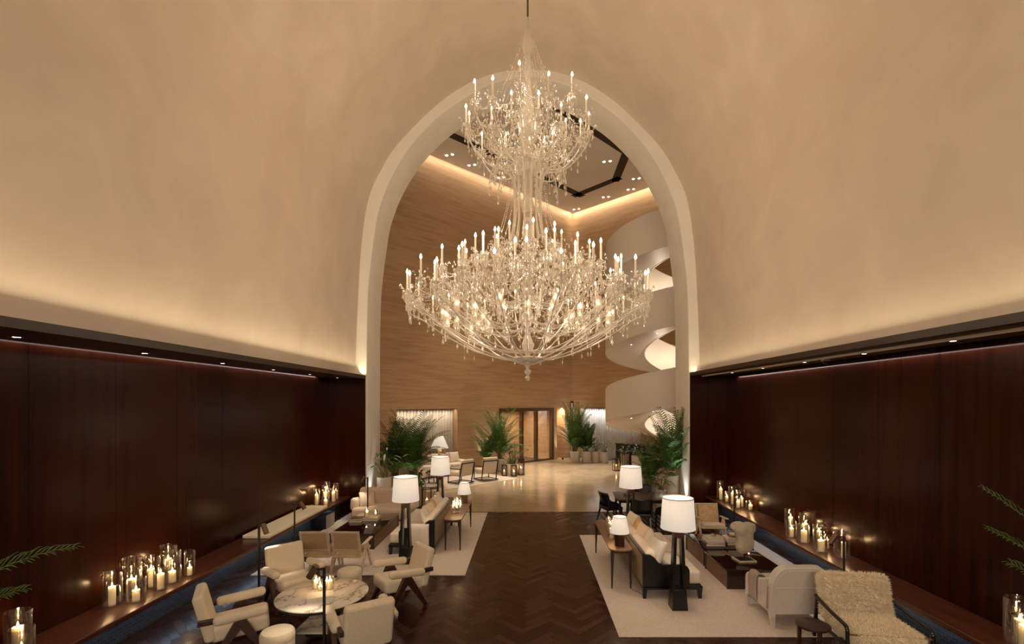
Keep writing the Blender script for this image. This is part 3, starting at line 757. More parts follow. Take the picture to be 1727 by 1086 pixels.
dup(cc, (-3.46, 9.5, 0), R(-2), 'right of the two pale wood cane chairs with their backs to the camera')
c3 = cane_chair('pale wood easy chair with tan back facing the camera beyond the right coffee tables', (4.33, 11.45, 0), R(178), True)

# ---- black-framed sofas (open side +X, back at -X)
def sofa(label, loc, rz, L=2.6, group=None):
    t = thing('sofa', label, 'sofa', loc, rz); D = 1.0
    mb = MB(); mb.rbox((0,0,.20), (D, L, .06), .01, 2); mb.obj('base_frame', 'black_wood', t)
    for sx in (-1, 1):
        for sy in (-1, 1):
            mb = MB(); mb.bar((sx*(D/2-.04), sy*(L/2-.05), .18), (sx*(D/2-.035), sy*(L/2-.05), 0), .075, .075, .05, .05); mb.obj('leg', 'black_wood', t, .004)
    for sy in (-1, 1):   # end panel: high at the back, curving down to the front
        pl = [(-D/2, .2), (-D/2+.78, .2), (-D/2+.78, .50), (-D/2+.74, .56), (-D/2+.66, .585), (-D/2+.34, .585), (-D/2+.26, .62), (-D/2+.20, .70), (-D/2+.13, .75), (-D/2, .76)]
        a, b2 = sorted((sy*L/2, sy*(L/2-.05))); mb = MB(); mb.extr(pl, 'y', a, b2); mb.obj('end_panel', 'black_wood', t, .006)
    mb = MB(); mb.box(-D/2, -D/2+.035, -L/2+.05, L/2-.05, .22, .74); mb.obj('back_panel', 'olive_fabric', t)
    mb = MB(); mb.bar((-D/2+.02, -L/2+.02, .755), (-D/2+.02, L/2-.02, .755), .05, .03); mb.obj('top_rail', 'black_wood', t, .006)
    n_ = 2; w_ = (L-.14)/n_
    for k in range(n_):
        mb = MB(); mb.rbox((.08, -L/2+.07+w_*(k+.5), .345), (.84, w_-.008, .23), .055, 4); mb.obj('seat_cushion', 'pale_fabric', t)
    for k in range(n_):
        mb = MB(); mb.M = T(-.32, -L/2+.07+w_*(k+.5), .60) @ rotM(0, R(-12), 0); mb.rbox((0,0,0), (.20, w_-.04, .36), .08, 4); mb.obj('back_cushion', 'pale_fabric', t)
    return t
sofa('black-framed sofa with cream cushions on the left rug, its back to the aisle', (-2.50, 11.67, 0), R(180), 2.55)
sofa('black-framed sofa with cream cushions on the right rug, its back to the aisle', (2.42, 9.35, 0), 0, 2.6)
def pillow(label, loc, rot, size=(.48, .48, .17), mat='pale_fabric', group=None):
    mb = MB(); mb.M = rotM(*rot); mb.rbox((0,0,0), size, .03, 2, 5, .72); o = mb.obj('throw_pillow', mat); o.location = loc
    tag(o, label, 'pillow', group); return o
# pillows lean against the sofa backs
gl, gr = 'scatter pillows on the left sofa', 'scatter pillows on the right sofa'
for k, (y, m_, lb, a) in enumerate(((10.86, 'pale_fabric', 'cream pillow nearest the camera end of the left sofa', 6), (11.35, 'blush_fabric', 'beige pillow second from the near end of the left sofa', -8), (11.80, 'tan_fabric', 'tan pillow in the middle of the left sofa', 7), (12.20, 'pale_fabric', 'cream pillow second from the far end of the left sofa', -5), (12.62, 'white_leather', 'white pillow at the far end of the left sofa', 9))):
    pillow(lb, (-2.28, y, .68), (0, R(68), R(a)), mat=m_, group=gl)
for k, (y, m_, lb, a) in enumerate(((8.40, 'white_leather', 'shiny white pillow at the near end of the right sofa', 14), (8.86, 'pale_fabric', 'cream pillow second from the near end of the right sofa', -8), (9.35, 'blush_fabric', 'beige pillow in the middle of the right sofa', 7), (9.82, 'tan_fabric', 'tan pillow second from the far end of the right sofa', -6), (10.30, 'pale_fabric', 'cream pillow at the far end of the right sofa', 10))):
    pillow(lb, (2.20, y, .69), (0, R(-68), R(a)), mat=m_, group=gr)
pillow('white pillow lying flat on the near seat of the right sofa beside the lamp', (2.52, 8.45, .52), (R(14), R(12), R(25)), (.46, .46, .16), 'white_leather')
pillow('long cream bolster pillow leaning at the rear centre of the right sofa seat', (2.62, 9.1, .535), (R(0), R(8), R(8)), (.30, .50, .13), 'cream_fabric')
# throw over the near end of the left sofa
def throw(name, label, pts, y0, y1, mat, loc=(0,0,0), rz=0, axis='x', cat='throw'):
    P = cr([Vector(p) for p in pts], 5); n_ = 10; rings = []
    for i, p in enumerate(P):
        row = []
        for k in range(n_+1):
            t = k/n_; yy = y0+(y1-y0)*t; wv = .008*math.sin(t*14+i*.3)*min(1, i/6)
            row.append((p[0]+wv, yy, p[1]) if axis == 'x' else (yy, p[0]+wv, p[1]))
        rings.append(row)
    mb = MB(); mb.loft(rings, cap=False, close=False); o = mb.obj(name, mat, smooth=80); so = o.modifiers.new('solid', 'SOLIDIFY'); so.thickness = .012; so.offset = 1 if axis == 'y' else 0
    o.location = loc; o.rotation_euler = (0,0,rz); tag(o, label, cat); return o
throw('throw_blanket', 'cream throw hanging over the near end of the left sofa', [(10.37, .22), (10.365, .45), (10.37, .62), (10.42, .665), (10.52, .60), (10.66, .50), (10.9, .475)], -2.58, -2.12, 'pale_fabric', axis='y')

# ---- big floor lamps with drum shades
def floor_lamp(label, loc, rz=0):
    t = thing('floor_lamp', label, 'floor lamp', loc, rz, 'large drum-shade floor lamps')
    mb = MB(); mb.bar((0,0,.0), (0,0,.34), .25, .25, .21, .21); mb.obj('base_block', 'black_wood', t, .006)
    for s in (-1, 1):
        mb = MB(); mb.bar((s*.085, 0, .34), (s*.055, 0, 1.16), .05, .17, .045, .12); mb.obj('upright', 'black_wood', t, .004)
    mb = MB(); mb.box(-.08, .08, -.06, .06, 1.14, 1.24); mb.obj('neck_block', 'dark_wood', t, .004)
    mb = MB(); mb.cyl((0,0,1.24), .012, .16, 10); mb.obj('socket_rod', 'brass', t)
    mb = MB(); mb.lathe([(.272,1.285),(.240,1.77)], 44); o = mb.obj('lamp_shade', 'shade', t); so = o.modifiers.new('s', 'SOLIDIFY'); so.thickness = .004
    mb = MB(); mb.lathe([(.2385,1.765),(.2435,1.765),(.2425,1.777),(.2375,1.777),(.2385,1.765)], 44); mb.obj('shade_rim', 'bronze', o)
    mb = MB(); mb.lathe([(.0,1.40),(.03,1.42),(.04,1.46),(.03,1.50),(0,1.51)], 12); mb.obj('bulb', 'bulb_low', t)
    point('lamp_light', (0, 0, 1.56), 17, WARM2, .05, t)
    return t
fl = floor_lamp('large drum-shade floor lamp in front of the right sofa, nearest the camera', (2.40, 7.72, 0))
dup(fl, (2.44, 11.45, 0), 0, 'drum-shade floor lamp beyond the right sofa, in front of the dining table')
dup(fl, (-2.50, 9.9, 0), 0, 'drum-shade floor lamp at the near end of the left sofa')
dup(fl, (-2.44, 13.5, 0), 0, 'drum-shade floor lamp beyond the far end of the left sofa')

# ---- console tables behind the sofas
def console(label, loc, L):
    t = thing('console_table', label, 'console table', loc, 0, 'slim console tables behind the sofas')
    w_ = .205; pl = []
    for cy, a0_, a1_ in ((L/2-.16, 0, 180), (-L/2+.16, 180, 360)):
        for k in range(13): a = R(a0_+(a1_-a0_)*k/12); pl.append((w_*math.cos(a), cy+.16*math.sin(a)))
    mb = MB(); mb.extr(pl, 'z', .685, .71); mb.obj('tabletop', 'brown_wood', t, .004)
    mb = MB(); mb.box(-.15, .15, -L/2+.12, L/2-.12, .63, .685); mb.obj('apron', 'dark_wood', t)
    for sx in (-1, 1):
        for sy in (-1, 1):
            mb = MB(); mb.bar((sx*.155, sy*(L/2-.11), .685), (sx*.165, sy*(L/2-.10), 0), .06, .06, .022, .022); mb.obj('leg', 'dark_wood', t, .004)
    return t
console('slim dark console table behind the left sofa with tulip candle glasses on it', (-1.66, 11.7, 0), 2.2)
console('slim dark console table behind the right sofa with tall candle glasses on it', (1.65, 9.52, 0), 2.2)
def table_lamp(label, loc, mat='dark_wood'):
    t = thing('table_lamp', label, 'table lamp', loc, 0)
    MB().lathe([(0,0),(.085,0),(.088,.01),(.088,.225),(.08,.235),(0,.235)], 26).obj('base', mat, t)
    MB().cyl((0,0,.23), .01, .14, 8).obj('stem', 'brass', t)
    o = MB().lathe([(.175,.235),(.118,.52)], 36).obj('lamp_shade', 'shade_small', t); so = o.modifiers.new('s', 'SOLIDIFY'); so.thickness = .003
    MB().lathe([(.1165,.515),(.1205,.515),(.1195,.525),(.1165,.525),(.1165,.515)], 36).obj('shade_rim', 'bronze', o)
    MB().lathe([(.0,.33),(.025,.35),(.03,.38),(.0,.42)], 10).obj('bulb', 'bulb_low', t)
    point('lamp_light', (0, 0, .40), 5, WARM2, .04, t); return t
table_lamp('small table lamp with dark fluted drum base on the near end of the right console', (1.66, 8.73, .71))
table_lamp('small table lamp with wooden base on the far end of the left console', (-1.63, 12.42, .71), 'brown_wood')

# ---- candles and glasses
flame_me = MB().lathe([(.001,0),(.009,.012),(.010,.022),(.005,.042),(.0005,.06)], 8).mesh('flame', 'flame')
wick_me = MB().cyl((0,0,0), .0015, .014, 5).mesh('wick', 'slot_dark')
wax_cache = {}
def candle(x, y, z, r, h, label, group, power=2.4):
    key = (round(r, 3), round(h, 3))
    if key not in wax_cache:
        wax_cache[key] = (MB().lathe([(0,0),(r,0),(r,h),(r*.9,h+.003),(r*.55,h-.006),(0,h-.008)], 20).mesh('wax', 'candle_glow'))
    t = thing('pillar_candle', label, 'candle', (x, y, z), 0, group)
    inst('wax', wax_cache[key], t); inst('wick', wick_me, t, (0,0,h-.009)); f = inst('flame', flame_me, t, (0,0,h+.002))
    if power: point('flame_light', (0,0,h+.05), power, (1, .62, .30), .012, t)
    return t
gls_cache = {}
def vase(x, y, z, r, h, label, group, foot=False):
    key = (r, h)
    if key not in gls_cache:
        pr = [(0,.0),(r*.93,0),(r,.008),(r,h-.004),(r-.002,h),(r-.006,h-.003),(r-.006,.014),(0,.012)]
        gls_cache[key] = MB().lathe(pr, 26).mesh('glass_cylinder', 'glass')
    o = bpy.data.objects.new('glass_cylinder', gls_cache[key]); COL.objects.link(o); o.location = (x, y, z)
    tag(o, label, 'glass vase', group); return o
NUM = ['zero', 'one', 'two', 'three', 'four', 'five', 'six', 'seven', 'eight']
def cluster(name, items, z):
    items = sorted(items, key=lambda q: q[1]); n_ = len(items)
    for k, (x, y, r, h, cr_, chh) in enumerate(items):
        which = ('nearest' if k == 0 else ordn[k]+' nearest')+' of '+NUM[n_]
        vase(x, y, z, r, h, 'clear glass cylinder, %s in the %s' % (which, name), 'glass cylinders, '+name)
        candle(x+.01, y-.012, z+.013, cr_, chh, 'lit candle in the %s glass cylinders, %s' % (which, name), 'lit candles, '+name)
BZ = .486
cluster('main cluster on the left bench', [(-5.78,6.72,.115,.45,.042,.24),(-5.56,6.86,.115,.32,.045,.14),(-5.79,7.06,.125,.54,.055,.22),(-5.75,7.38,.11,.46,.040,.26),
        (-5.53,7.28,.09,.30,.045,.22),(-5.56,7.56,.115,.48,.048,.16),(-5.76,7.74,.12,.52,.05,.30),(-5.50,7.86,.08,.40,.036,.12)], BZ)
cluster('pair at the near left corner', [(-5.78,5.48,.12,.45,.05,.26),(-5.55,5.30,.11,.34,.045,.12)], BZ)
cluster('cluster at the far left corner', [(-5.78,13.22,.09,.44,.045,.28),(-5.50,13.15,.095,.24,.05,.14),(-5.62,13.42,.095,.50,.05,.30),(-5.76,13.86,.10,.54,.045,.34),(-5.50,13.66,.085,.38,.04,.26),(-5.58,14.05,.095,.46,.045,.24)], BZ)
cluster('cluster at the far right corner', [(5.56,13.95,.11,.54,.045,.30),(5.60,13.62,.085,.30,.04,.14),(5.64,13.32,.105,.50,.05,.30),(5.74,13.02,.11,.46,.05,.22),(5.58,12.86,.095,.40,.045,.16),(5.80,12.62,.095,.24,.045,.12)], BZ)
cluster('middle cluster on the right bench', [(5.50,10.1,.10,.34,.04,.17),(5.76,10.62,.105,.48,.045,.28),(5.54,9.72,.12,.36,.055,.22),(5.80,10.12,.11,.50,.05,.26),(5.78,9.62,.095,.38,.045,.24),(5.52,9.12,.115,.46,.055,.20),(5.74,9.30,.08,.26,.04,.16),(5.72,8.78,.14,.47,.035,.26)], BZ)
cluster('pair at the near right corner', [(5.74,5.66,.13,.52,.05,.26),(5.56,5.42,.10,.42,.055,.30)], BZ)
TZ = .598
cluster('group on the marble table', [(-3.07,7.0,.062,.17,.032,.115),(-2.98,6.93,.045,.11,.028,.06),(-2.86,6.98,.065,.18,.034,.12),(-2.95,7.09,.05,.13,.03,.07)], TZ)
cluster('row on the right console', [(1.59,9.20,.068,.30,.042,.18),(1.70,9.36,.070,.34,.042,.24),(1.60,9.50,.066,.32,.040,.20)], .711)
cluster('pair on the left coffee table', [(-4.02,12.05,.05,.19,.028,.11),(-3.83,12.15,.045,.14,.026,.06)], .442)
# black glass stem beside them
# tulip glasses on a silver base
tg = thing('tulip_candelabra', 'silver candelabra with glowing tulip glasses on the left console', 'candelabra', (-1.66, 11.35, .711))
MB().lathe([(0,0),(.10,0),(.10,.008),(.03,.02),(.018,.07),(.03,.10),(.0,.11)], 20).obj('foot', 'silver', tg)
for k, (dx, dy, dz) in enumerate(((0,0,.06),(.085,-.06,0),(-.08,-.09,-.01),(.07,.11,.02),(-.07,.10,.03),(0,-.14,.02))):
    MB().tube([(0,0,.06),(dx*.6,dy*.6,.07+dz*.3),(dx,dy,.11+dz)], .008, 6).obj('branch', 'silver', tg)
    MB().lathe([(.012,.0),(.045,.03),(.060,.085),(.050,.15),(.040,.175)], 16, (dx,dy,.11+dz)).obj('tulip_glass', 'glass', tg)
    MB().lathe([(0,0),(.022,0),(.022,.05),(0,.05)], 10, (dx,dy,.13+dz)).obj('tealight', 'candle_glow', tg)
    inst('flame', flame_me, tg, (dx, dy, .18+dz))
    if k < 3: point('flame_light', (dx, dy, .22+dz), 1.8, (1, .66, .34), .012, tg)

# ---- slim reading lamps
def reading_lamp(label, loc, rz, hgt=1.22, dirn=1, tilt=0):
    t = thing('reading_lamp', label, 'floor lamp', loc, rz, 'slim black reading lamps')
    MB().lathe([(0,0),(.12,0),(.12,.012),(.02,.02),(0,.02)], 24).obj('base', 'black_metal', t)
    mb = MB(); mb.box(-.014, .014, -.014, .014, .015, hgt); mb.obj('pole', 'black_metal', t)
    mb = MB(); mb.bar((0,0,hgt-.015), (.13, 0, hgt-.03), .022); mb.obj('arm', 'black_metal', t)
    mb = MB(); mb.tube([(.10,0,hgt+.02), (.19,0,hgt-.13)], .042, 16); mb.obj('lamp_head', 'bronze', t)
    spot('lamp_beam', (.19, 0, hgt-.14), (.30, 0, hgt-.9), 16, WARM2, 85, .02, .6, t)
    return t
rl = reading_lamp('slim black reading lamp in front of the marble table beside the near right chair', (-2.56, 6.08, 0), R(180))
dup(rl, (-4.56, 8.2, 0), R(-25), 'slim black reading lamp behind the leftmost lounge chair')
dup(rl, (-4.80, 9.95, 0), R(15), 'slim black reading lamp beside the left cane chair')
dup(rl, (-4.42, 13.35, 0), R(180), 'slim black reading lamp against the bright left arch jamb')
dup(rl, (5.17, 12.1, 0), R(0), 'slim black reading lamp by the far candles on the right bench')
dup(rl, (4.92, 7.52, 0), R(165), 'slim black reading lamp in front of the middle candles on the right bench')

# ---- coffee tables
def coffee(label, loc, sx, sy, h=.36, group=None):
    t = thing('coffee_table', label, 'coffee table', loc, 0, group)
    mb = MB(); mb.box(-sx/2+.015, sx/2-.015, -sy/2+.015, sy/2-.015, .0, h-.03); mb.obj('body', 'brown_wood', t)
    for a in (-1, 1): mb = MB(); mb.box(-sx/2, sx/2, a*sy/2-.02, a*sy/2+.02, 0, h-.03); mb.obj('end_panel', 'dark_lacquer', t, .003)
    mb = MB(); mb.rbox((0,0,h-.015), (sx+.02, sy+.06, .03), .004, 2); mb.obj('tabletop', 'dark_lacquer', t)
    return t
coffee('long low dark lacquer coffee table on the left rug', (-3.92, 11.8, 0), 1.0, 2.0)
coffee('low dark coffee table carrying the stone torso on the right rug', (4.0, 9.02, 0), 1.0, 1.04)
coffee('low dark coffee table carrying the book stacks on the right rug', (4.02, 10.22, 0), 1.0, 1.06)
def book(label, x, y, z, sx, sy, h, mat, rz, group):
    t = thing('book', label, 'book', (x, y, z), R(rz), group)
    mb = MB(); mb.box(-sx/2, sx/2, -sy/2, sy/2, 0, .004); mb.box(-sx/2, sx/2, -sy/2, sy/2, h-.004, h); mb.box(-sx/2, -sx/2+.005, -sy/2, sy/2, .004, h-.004); mb.obj('cover', mat, t)
    B(-sx/2+.005, sx/2-.006, -sy/2+.006, sy/2-.006, .004, h-.004).obj('pages', 'paper', t); return t
z0 = .361
stk = [('book_brown', .050, .40, .30), ('book_grey', .035, .38, .30), ('book_white', .035, .37, .29), ('book_cream', .045, .33, .26)]
z = z0
for k, (m_, h, a, b2) in enumerate(stk): book('%s book %s of the left stack on the right table' % (m_.split('_')[1], ['at the bottom', 'second from the bottom', 'third from the bottom', 'on top'][k]), 3.83, 9.98, z, a, b2, h, m_, (0, 3, -2, 4)[k], 'books in the left stack on the right coffee table'); z += h+.001
topA = z; z = z0
stk = [('book_brown', .055, .36, .28), ('book_cream', .055, .36, .28), ('book_white', .035, .34, .27)]
for k, (m_, h, a, b2) in enumerate(stk): book('%s book %s of the right stack on the right table' % (m_.split('_')[1], ['at the bottom', 'in the middle', 'on top'][k]), 4.27, 10.05, z, a, b2, h, m_, (2, -2, 3)[k], 'books in the right stack on the right coffee table'); z += h+.001
topB = z
o = MB().lathe([(0,0),(.05,0),(.10,.02),(.115,.035),(.10,.030),(.06,.018),(0,.014)], 24).obj('brass_bowl', 'brass'); o.location = (4.25, 10.03, topB); tag(o, 'shallow brass bowl on the right stack of books', 'bowl')
mb = MB(); mb.rbox((0,0,.035), (.13, .11, .06), .028, 4, 2); o = mb.obj('seashell', 'cream_fabric'); o.location = (4.25, 10.03, topB+.013); tag(o, 'cream rounded stone resting in the brass bowl', 'ornament')
mb = MB()
for k in range(7):
    a = k*.9; mb.tube([(.06*math.cos(a), .06*math.sin(a), .0), (.03*math.cos(a+1.2), .03*math.sin(a+1.2), .05), (.055*math.cos(a+2.2), .055*math.sin(a+2.2), .018)], .007, 5)
o = mb.obj('coral_ornament', 'silver'); o.location = (3.83, 9.97, topA+.006); tag(o, 'small branching silver ornament on the left stack of books', 'ornament')
for k, (m_, x, y, a, b2, h, lb) in enumerate((('book_red', -4.22, 11.95, .30, .34, .045, 'dark red book at the bottom of the stack on the left coffee table'), ('book_brown', -4.22, 11.95, .28, .32, .035, 'brown book on top of the red one on the left coffee table'))):
    book(lb, x, y, z0+(.046 if k else 0), a, b2, h, m_, 4*k, 'red and brown books on the left coffee table')
for k, (m_, h, lb) in enumerate((('book_brown', .04, 'brown book beneath the candle glasses on the left coffee table'), ('book_grey', .038, 'grey book directly under the candle glasses on the left coffee table'))):
    book(lb, -3.92, 12.1, z0+(.041 if k else 0), .42, .36, h, m_, -3*k, 'books under the candles on the left coffee table')
book('white boxed book lying on the marble table below the candles', -2.86, 6.66, TZ, .34, .22, .05, 'book_white', 24, None)

# ---- stone torso on a tray plinth
ts = thing('stone_torso', 'weathered headless stone torso sculpture on a square plinth, on the near right coffee table', 'sculpture', (4.02, 8.98, .361), R(4))
mb = MB(); mb.box(-.17, .17, -.15, .15, 0, .03); mb.obj('plinth', 'stone_carving', ts, .004)
mb = MB(); mb.box(-.14, .14, -.12, .12, .03, .034); mb.obj('plinth_inlay', 'black_wood', ts)
mb = MB(); mb.cyl((0,0,.034), .014, .18, 10); mb.obj('rod', 'black_metal', ts)
rg = random.Random(5)
secs = [(.15,-.02,.05,.05,-.03),(.165,-.01,.11,.08,-.03),(.20,.0,.150,.105,-.02),(.27,.01,.165,.115,.0),(.34,.02,.155,.11,.0),(.41,.015,.145,.10,.0),(.48,.0,.165,.11,.0),(.55,-.015,.195,.125,.01),(.61,-.03,.215,.13,.01),(.66,-.035,.215,.115,.01),(.69,-.03,.17,.09,.01),(.705,-.02,.06,.04,.01)]
rings = []
for z, cx, rx, ry, tw_ in secs:
    row = []
    for k in range(28):
        a = 2*PI*k/28; c, s_ = math.cos(a), math.sin(a); e = .8
        x = cx+rx*math.copysign(abs(c)**e, c); y = ry*math.copysign(abs(s_)**e, s_)
        fr = max(0, -s_)   # front relief: breast, belly, navel
        if .50 < z < .66: y -= .030*fr*math.exp(-((abs(x)-.09)/.05)**2)
        if .28 < z < .46: y -= .018*fr*math.exp(-(x/.07)**2)
        y += .015*fr*math.exp(-(x/.015)**2)
        j = 1+.05*math.sin(a*5+z*31)*math.sin(z*47+a*3)
        row.append((x*j, y*j, z+.018*math.sin(a*3+z*20)))
    rings.append(row)
mb = MB(); mb.loft(rings)
# stumps of shoulders and thighs
mb.rbox((-.20,.0,.625), (.12,.13,.11), .05, 3); mb.rbox((.155,.01,.60), (.12,.14,.18), .055, 3); mb.rbox((-.05,-.01,.19), (.15,.15,.13), .06, 3)
o = mb.obj('torso', 'stone_carving', ts, smooth=70); ss = o.modifiers.new('sub', 'SUBSURF'); ss.levels = ss.render_levels = 1

# ---- white arched-back armchair (faces +Y)
wa = thing('arched_armchair', 'off-white leather armchair with arched back turned to the camera, right rug', 'armchair', (3.98, 7.5, 0), R(1))
def arch_poly(w_, z0_, zs, zt, n_=10):
    pl = [(-w_, z0_), (w_, z0_), (w_, zs)]
    rx = w_*.52; rz_ = zt-zs
    for k in range(1, n_+1): a = PI/2*k/n_; pl.append((w_-rx+rx*math.cos(a), zs+rz_*math.sin(a)))
    for k in range(n_+1): a = PI/2+PI/2*k/n_; pl.append((-w_+rx+rx*math.cos(a), zs+rz_*math.sin(a)))
    return pl
mb = MB(); mb.M = T(0, -.40, 0) @ rotM(R(5)); mb.extr(arch_poly(.45, .20, .58, .90), 'y', -.03, .11); bk = mb.obj('backrest', 'white_leather', wa, .012)
mb = MB(); mb.M = T(0, -.435, 0) @ rotM(R(5))
P = arch_poly(.40, .22, .58, .85); mb.tube([(x, 0, z) for x, z in P[2:]], .006, 6); mb.tube([(-.40, 0, .60), (.40, 0, .60)], .005, 6); mb.tube([(-.40,0,.22),(-.40,0,.60)], .006, 6); mb.tube([(.40,0,.22),(.40,0,.60)], .006, 6)
mb.obj('piping', 'pale_fabric', bk)
for s in (-1, 1):
    pl = [(-.42, .20), (.36, .20), (.36, .50), (.30, .575), (.12, .60), (-.10, .62), (-.42, .74)]
    a, b2 = sorted((s*.45, s*.34)); mb = MB(); mb.extr(pl, 'x', a, b2); mb.obj('armrest', 'white_leather', wa, .03)
    for yy in (-.40, .33):
        mb = MB(); mb.bar((s*.405, yy, .22), (s*.415, yy-(.05 if yy < 0 else -.02), 0), .085, .085, .05, .05); mb.obj('leg', 'white_leather', wa, .01)
mb = MB(); mb.rbox((0, .04, .27), (.72, .80, .14), .03, 3); mb.obj('seat_base', 'white_leather', wa)
mb = MB(); mb.rbox((0, .10, .42), (.66, .72, .17), .06, 4); mb.obj('seat_cushion', 'white_leather', wa)
throw('throw_blanket', 'taupe throw folded over the left arm of the white arched armchair', [(3.505, .24), (3.50, .40), (3.505, .56), (3.54, .645), (3.60, .645), (3.655, .60), (3.67, .52)], 7.42, 7.66, 'taupe_fabric')

# ---- fur armchair (faces +Y)
def fur_mesh(boxes, n_, L, seed=1, keep=None):
    rg = random.Random(seed); mb = MB()
    for (M_, c, size, r) in boxes:
        hx, hy, hz = [k/2 for k in size]; A3 = [size[1]*size[2], size[0]*size[2], size[0]*size[1]]; tot = 2*sum(A3)
        for ax in range(3):
            for sg in (-1, 1):
                for _ in range(int(n_*A3[ax]/tot)):
                    p = Vector((rg.uniform(-hx, hx), rg.uniform(-hy, hy), rg.uniform(-hz, hz))); p[ax] = sg*(hx, hy, hz)[ax]
                    q = Vector((max(-(hx-r), min(hx-r, p.x)), max(-(hy-r), min(hy-r, p.y)), max(-(hz-r), min(hz-r, p.z))))
                    nrm = (p-q).normalized(); p = q+nrm*r
                    d = (nrm*.8+Vector((rg.uniform(-1,1), rg.uniform(-1,1), rg.uniform(-1.1,.5)))*.7).normalized()*L*rg.uniform(.6, 1.2)
                    sd = nrm.cross(Vector((rg.uniform(-1,1), rg.uniform(-1,1), rg.uniform(-1,1)))).normalized()*.0036
                    k = len(mb.v); f = lambda v: tuple(M_ @ (v+Vector(c)))
                    mb.v += [f(p-sd-nrm*.004), f(p+sd-nrm*.004), f(p+d*.55+sd*.6+nrm*.004), f(p+d), ]
                    mb.f.append((k, k+1, k+2, k+3))
    return mb
fc = thing('fur_armchair', 'black-framed armchair covered in long cream sheepskin at the bottom right', 'armchair', (4.42, 6.25, 0), R(172))
bx = [(T(0,-.38,.64) @ rotM(R(15)), (0,0,0), (.84,.16,.56), .075), (T(0,.06,.39) @ rotM(R(3)), (0,0,0), (.74,.84,.18), .07)]
for nm, b_, sd in (('backrest', bx[0], 3), ('seat', bx[1], 4)):
    mb = MB(); mb.M = b_[0]; mb.rbox(b_[1], b_[2], b_[3], 4, 3); o = mb.obj(nm, 'fur', fc)
    h_ = fur_mesh([b_], 20000, .062, sd).obj(nm+'_fleece', 'fur', o, smooth=0); h_['kind'] = 'stuff'
for s in (-1, 1):
    mb = MB(); mb.tube(cr([(s*.47, -.42, .62), (s*.47, -.36, .60), (s*.47, 0, .57), (s*.47, .36, .56), (s*.47, .42, .53), (s*.47, .435, .46), (s*.46, .43, .0)], 4), .024, 8); mb.obj('armrest', 'black_wood', fc)
    mb = MB(); mb.bar((s*.46, -.40, .60), (s*.46, -.50, 0), .04, .045); mb.obj('leg', 'black_wood', fc, .006)
    mb = MB(); mb.bar((s*.46, -.44, .28), (s*.46, .43, .30), .03, .04); mb.obj('side_rail', 'black_wood', fc, .004)
mb = MB(); mb.bar((-.46, .445, .475), (.46, .445, .475), .02, .02); mb.obj('front_rail', 'brown_wood', fc, .004)
# ---- round side table beside it
st = thing('side_table', 'small round dark side table between the arched armchair and the sheepskin chair', 'side table', (3.60, 6.10, 0))
MB().lathe([(0,.47),(.19,.47),(.20,.478),(.20,.495),(.192,.50),(0,.50)], 36).obj('tabletop', 'dark_wood', st)
for k in range(3):
    a = 2*PI*k/3+.5; mb = MB(); mb.bar((.15*math.cos(a), .15*math.sin(a), .47), (.15*math.cos(a), .15*math.sin(a), 0), .045, .045, .03, .03); mb.obj('leg', 'dark_wood', st, .006)

# ---- dining set behind the right sofa
dt = thing('dining_table', 'rectangular dark dining table at the far end of the right side', 'dining table', (3.12, 13.15, 0), R(-4))
mb = MB(); mb.rbox((0,0,.735), (1.5, 1.15, .035), .006, 2); mb.obj('tabletop', 'dark_wood', dt)
mb = MB(); mb.box(-.68, .68, -.5, .5, .65, .718); mb.obj('apron', 'black_wood', dt)
for sx in (-1, 1):
    for sy in (-1, 1):
        mb = MB(); mb.bar((sx*.66, sy*.48, .718), (sx*.66, sy*.48, 0), .06, .06, .045, .045); mb.obj('leg', 'black_wood', dt, .004)
def dining_chair(label, loc, rz):
    t = thing('dining_chair', label, 'chair', loc, rz, 'black dining chairs')
    mb = MB(); mb.rbox((0, .0, .43), (.50, .48, .09), .03, 3); mb.obj('seat', 'black_wood', t)
    rows = []
    for z, yo in ((.44, -.20), (.62, -.25), (.80, -.30), (.86, -.33)):
        rows.append([(.26*math.sin(u*1.1)/math.sin(1.1), yo+.10*u*u, z) for u in [-1+2*k/12 for k in range(13)]])
    mb = MB(); mb.loft(rows, cap=False, close=False); o = mb.obj('backrest', 'black_wood', t, smooth=60); so = o.modifiers.new('s', 'SOLIDIFY'); so.thickness = .03; so.offset = 0
    for s in (-1, 1):
        pl = [(-.22, .44), (-.20, .66), (-.02, .63), (.14, .56), (.20, .44)]
        a, b2 = sorted((s*.245, s*.272)); mb = MB(); mb.extr(pl, 'x', a, b2); mb.obj('side_panel', 'black_wood', t, .005)
        mb = MB(); mb.bar((s*.22, .20, .42), (s*.225, .22, 0), .045, .045, .025, .025); mb.obj('leg', 'black_wood', t, .004)
        mb = MB(); mb.bar((s*.22, -.20, .42), (s*.23, -.32, 0), .045, .045, .025, .025); mb.obj('leg', 'black_wood', t, .004)
    return t
d0 = dining_chair('black dining chair at the left end of the dining table, beside the aisle', (2.27, 13.2, 0), R(-72))
dup(d0, (3.62, 12.45, 0), R(20), 'black dining chair at the near right of the dining table, back to the camera')
dup(d0, (3.35, 14.02, 0), R(175), 'black dining chair on the far side of the dining table below the plants')
dup(d0, (2.90, 12.42, 0), R(-8), 'black dining chair at the near left of the dining table, behind the lamp upright')
def tumbler(x, y, lb):
    o = MB().lathe([(0,0),(.028,0),(.033,.09),(.030,.09),(.025,.008),(0,.008)], 14).obj('glass_tumbler', 'glass'); o.location = (x, y, .754); tag(o, lb, 'glass', 'glasses on the dining table')
tumbler(3.30, 12.9, 'small clear glass standing right of the lamp on the dining table'); tumbler(3.55, 13.05, 'small clear glass near the right edge of the dining table'); tumbler(3.46, 13.3, 'small clear glass on the far right part of the dining table')
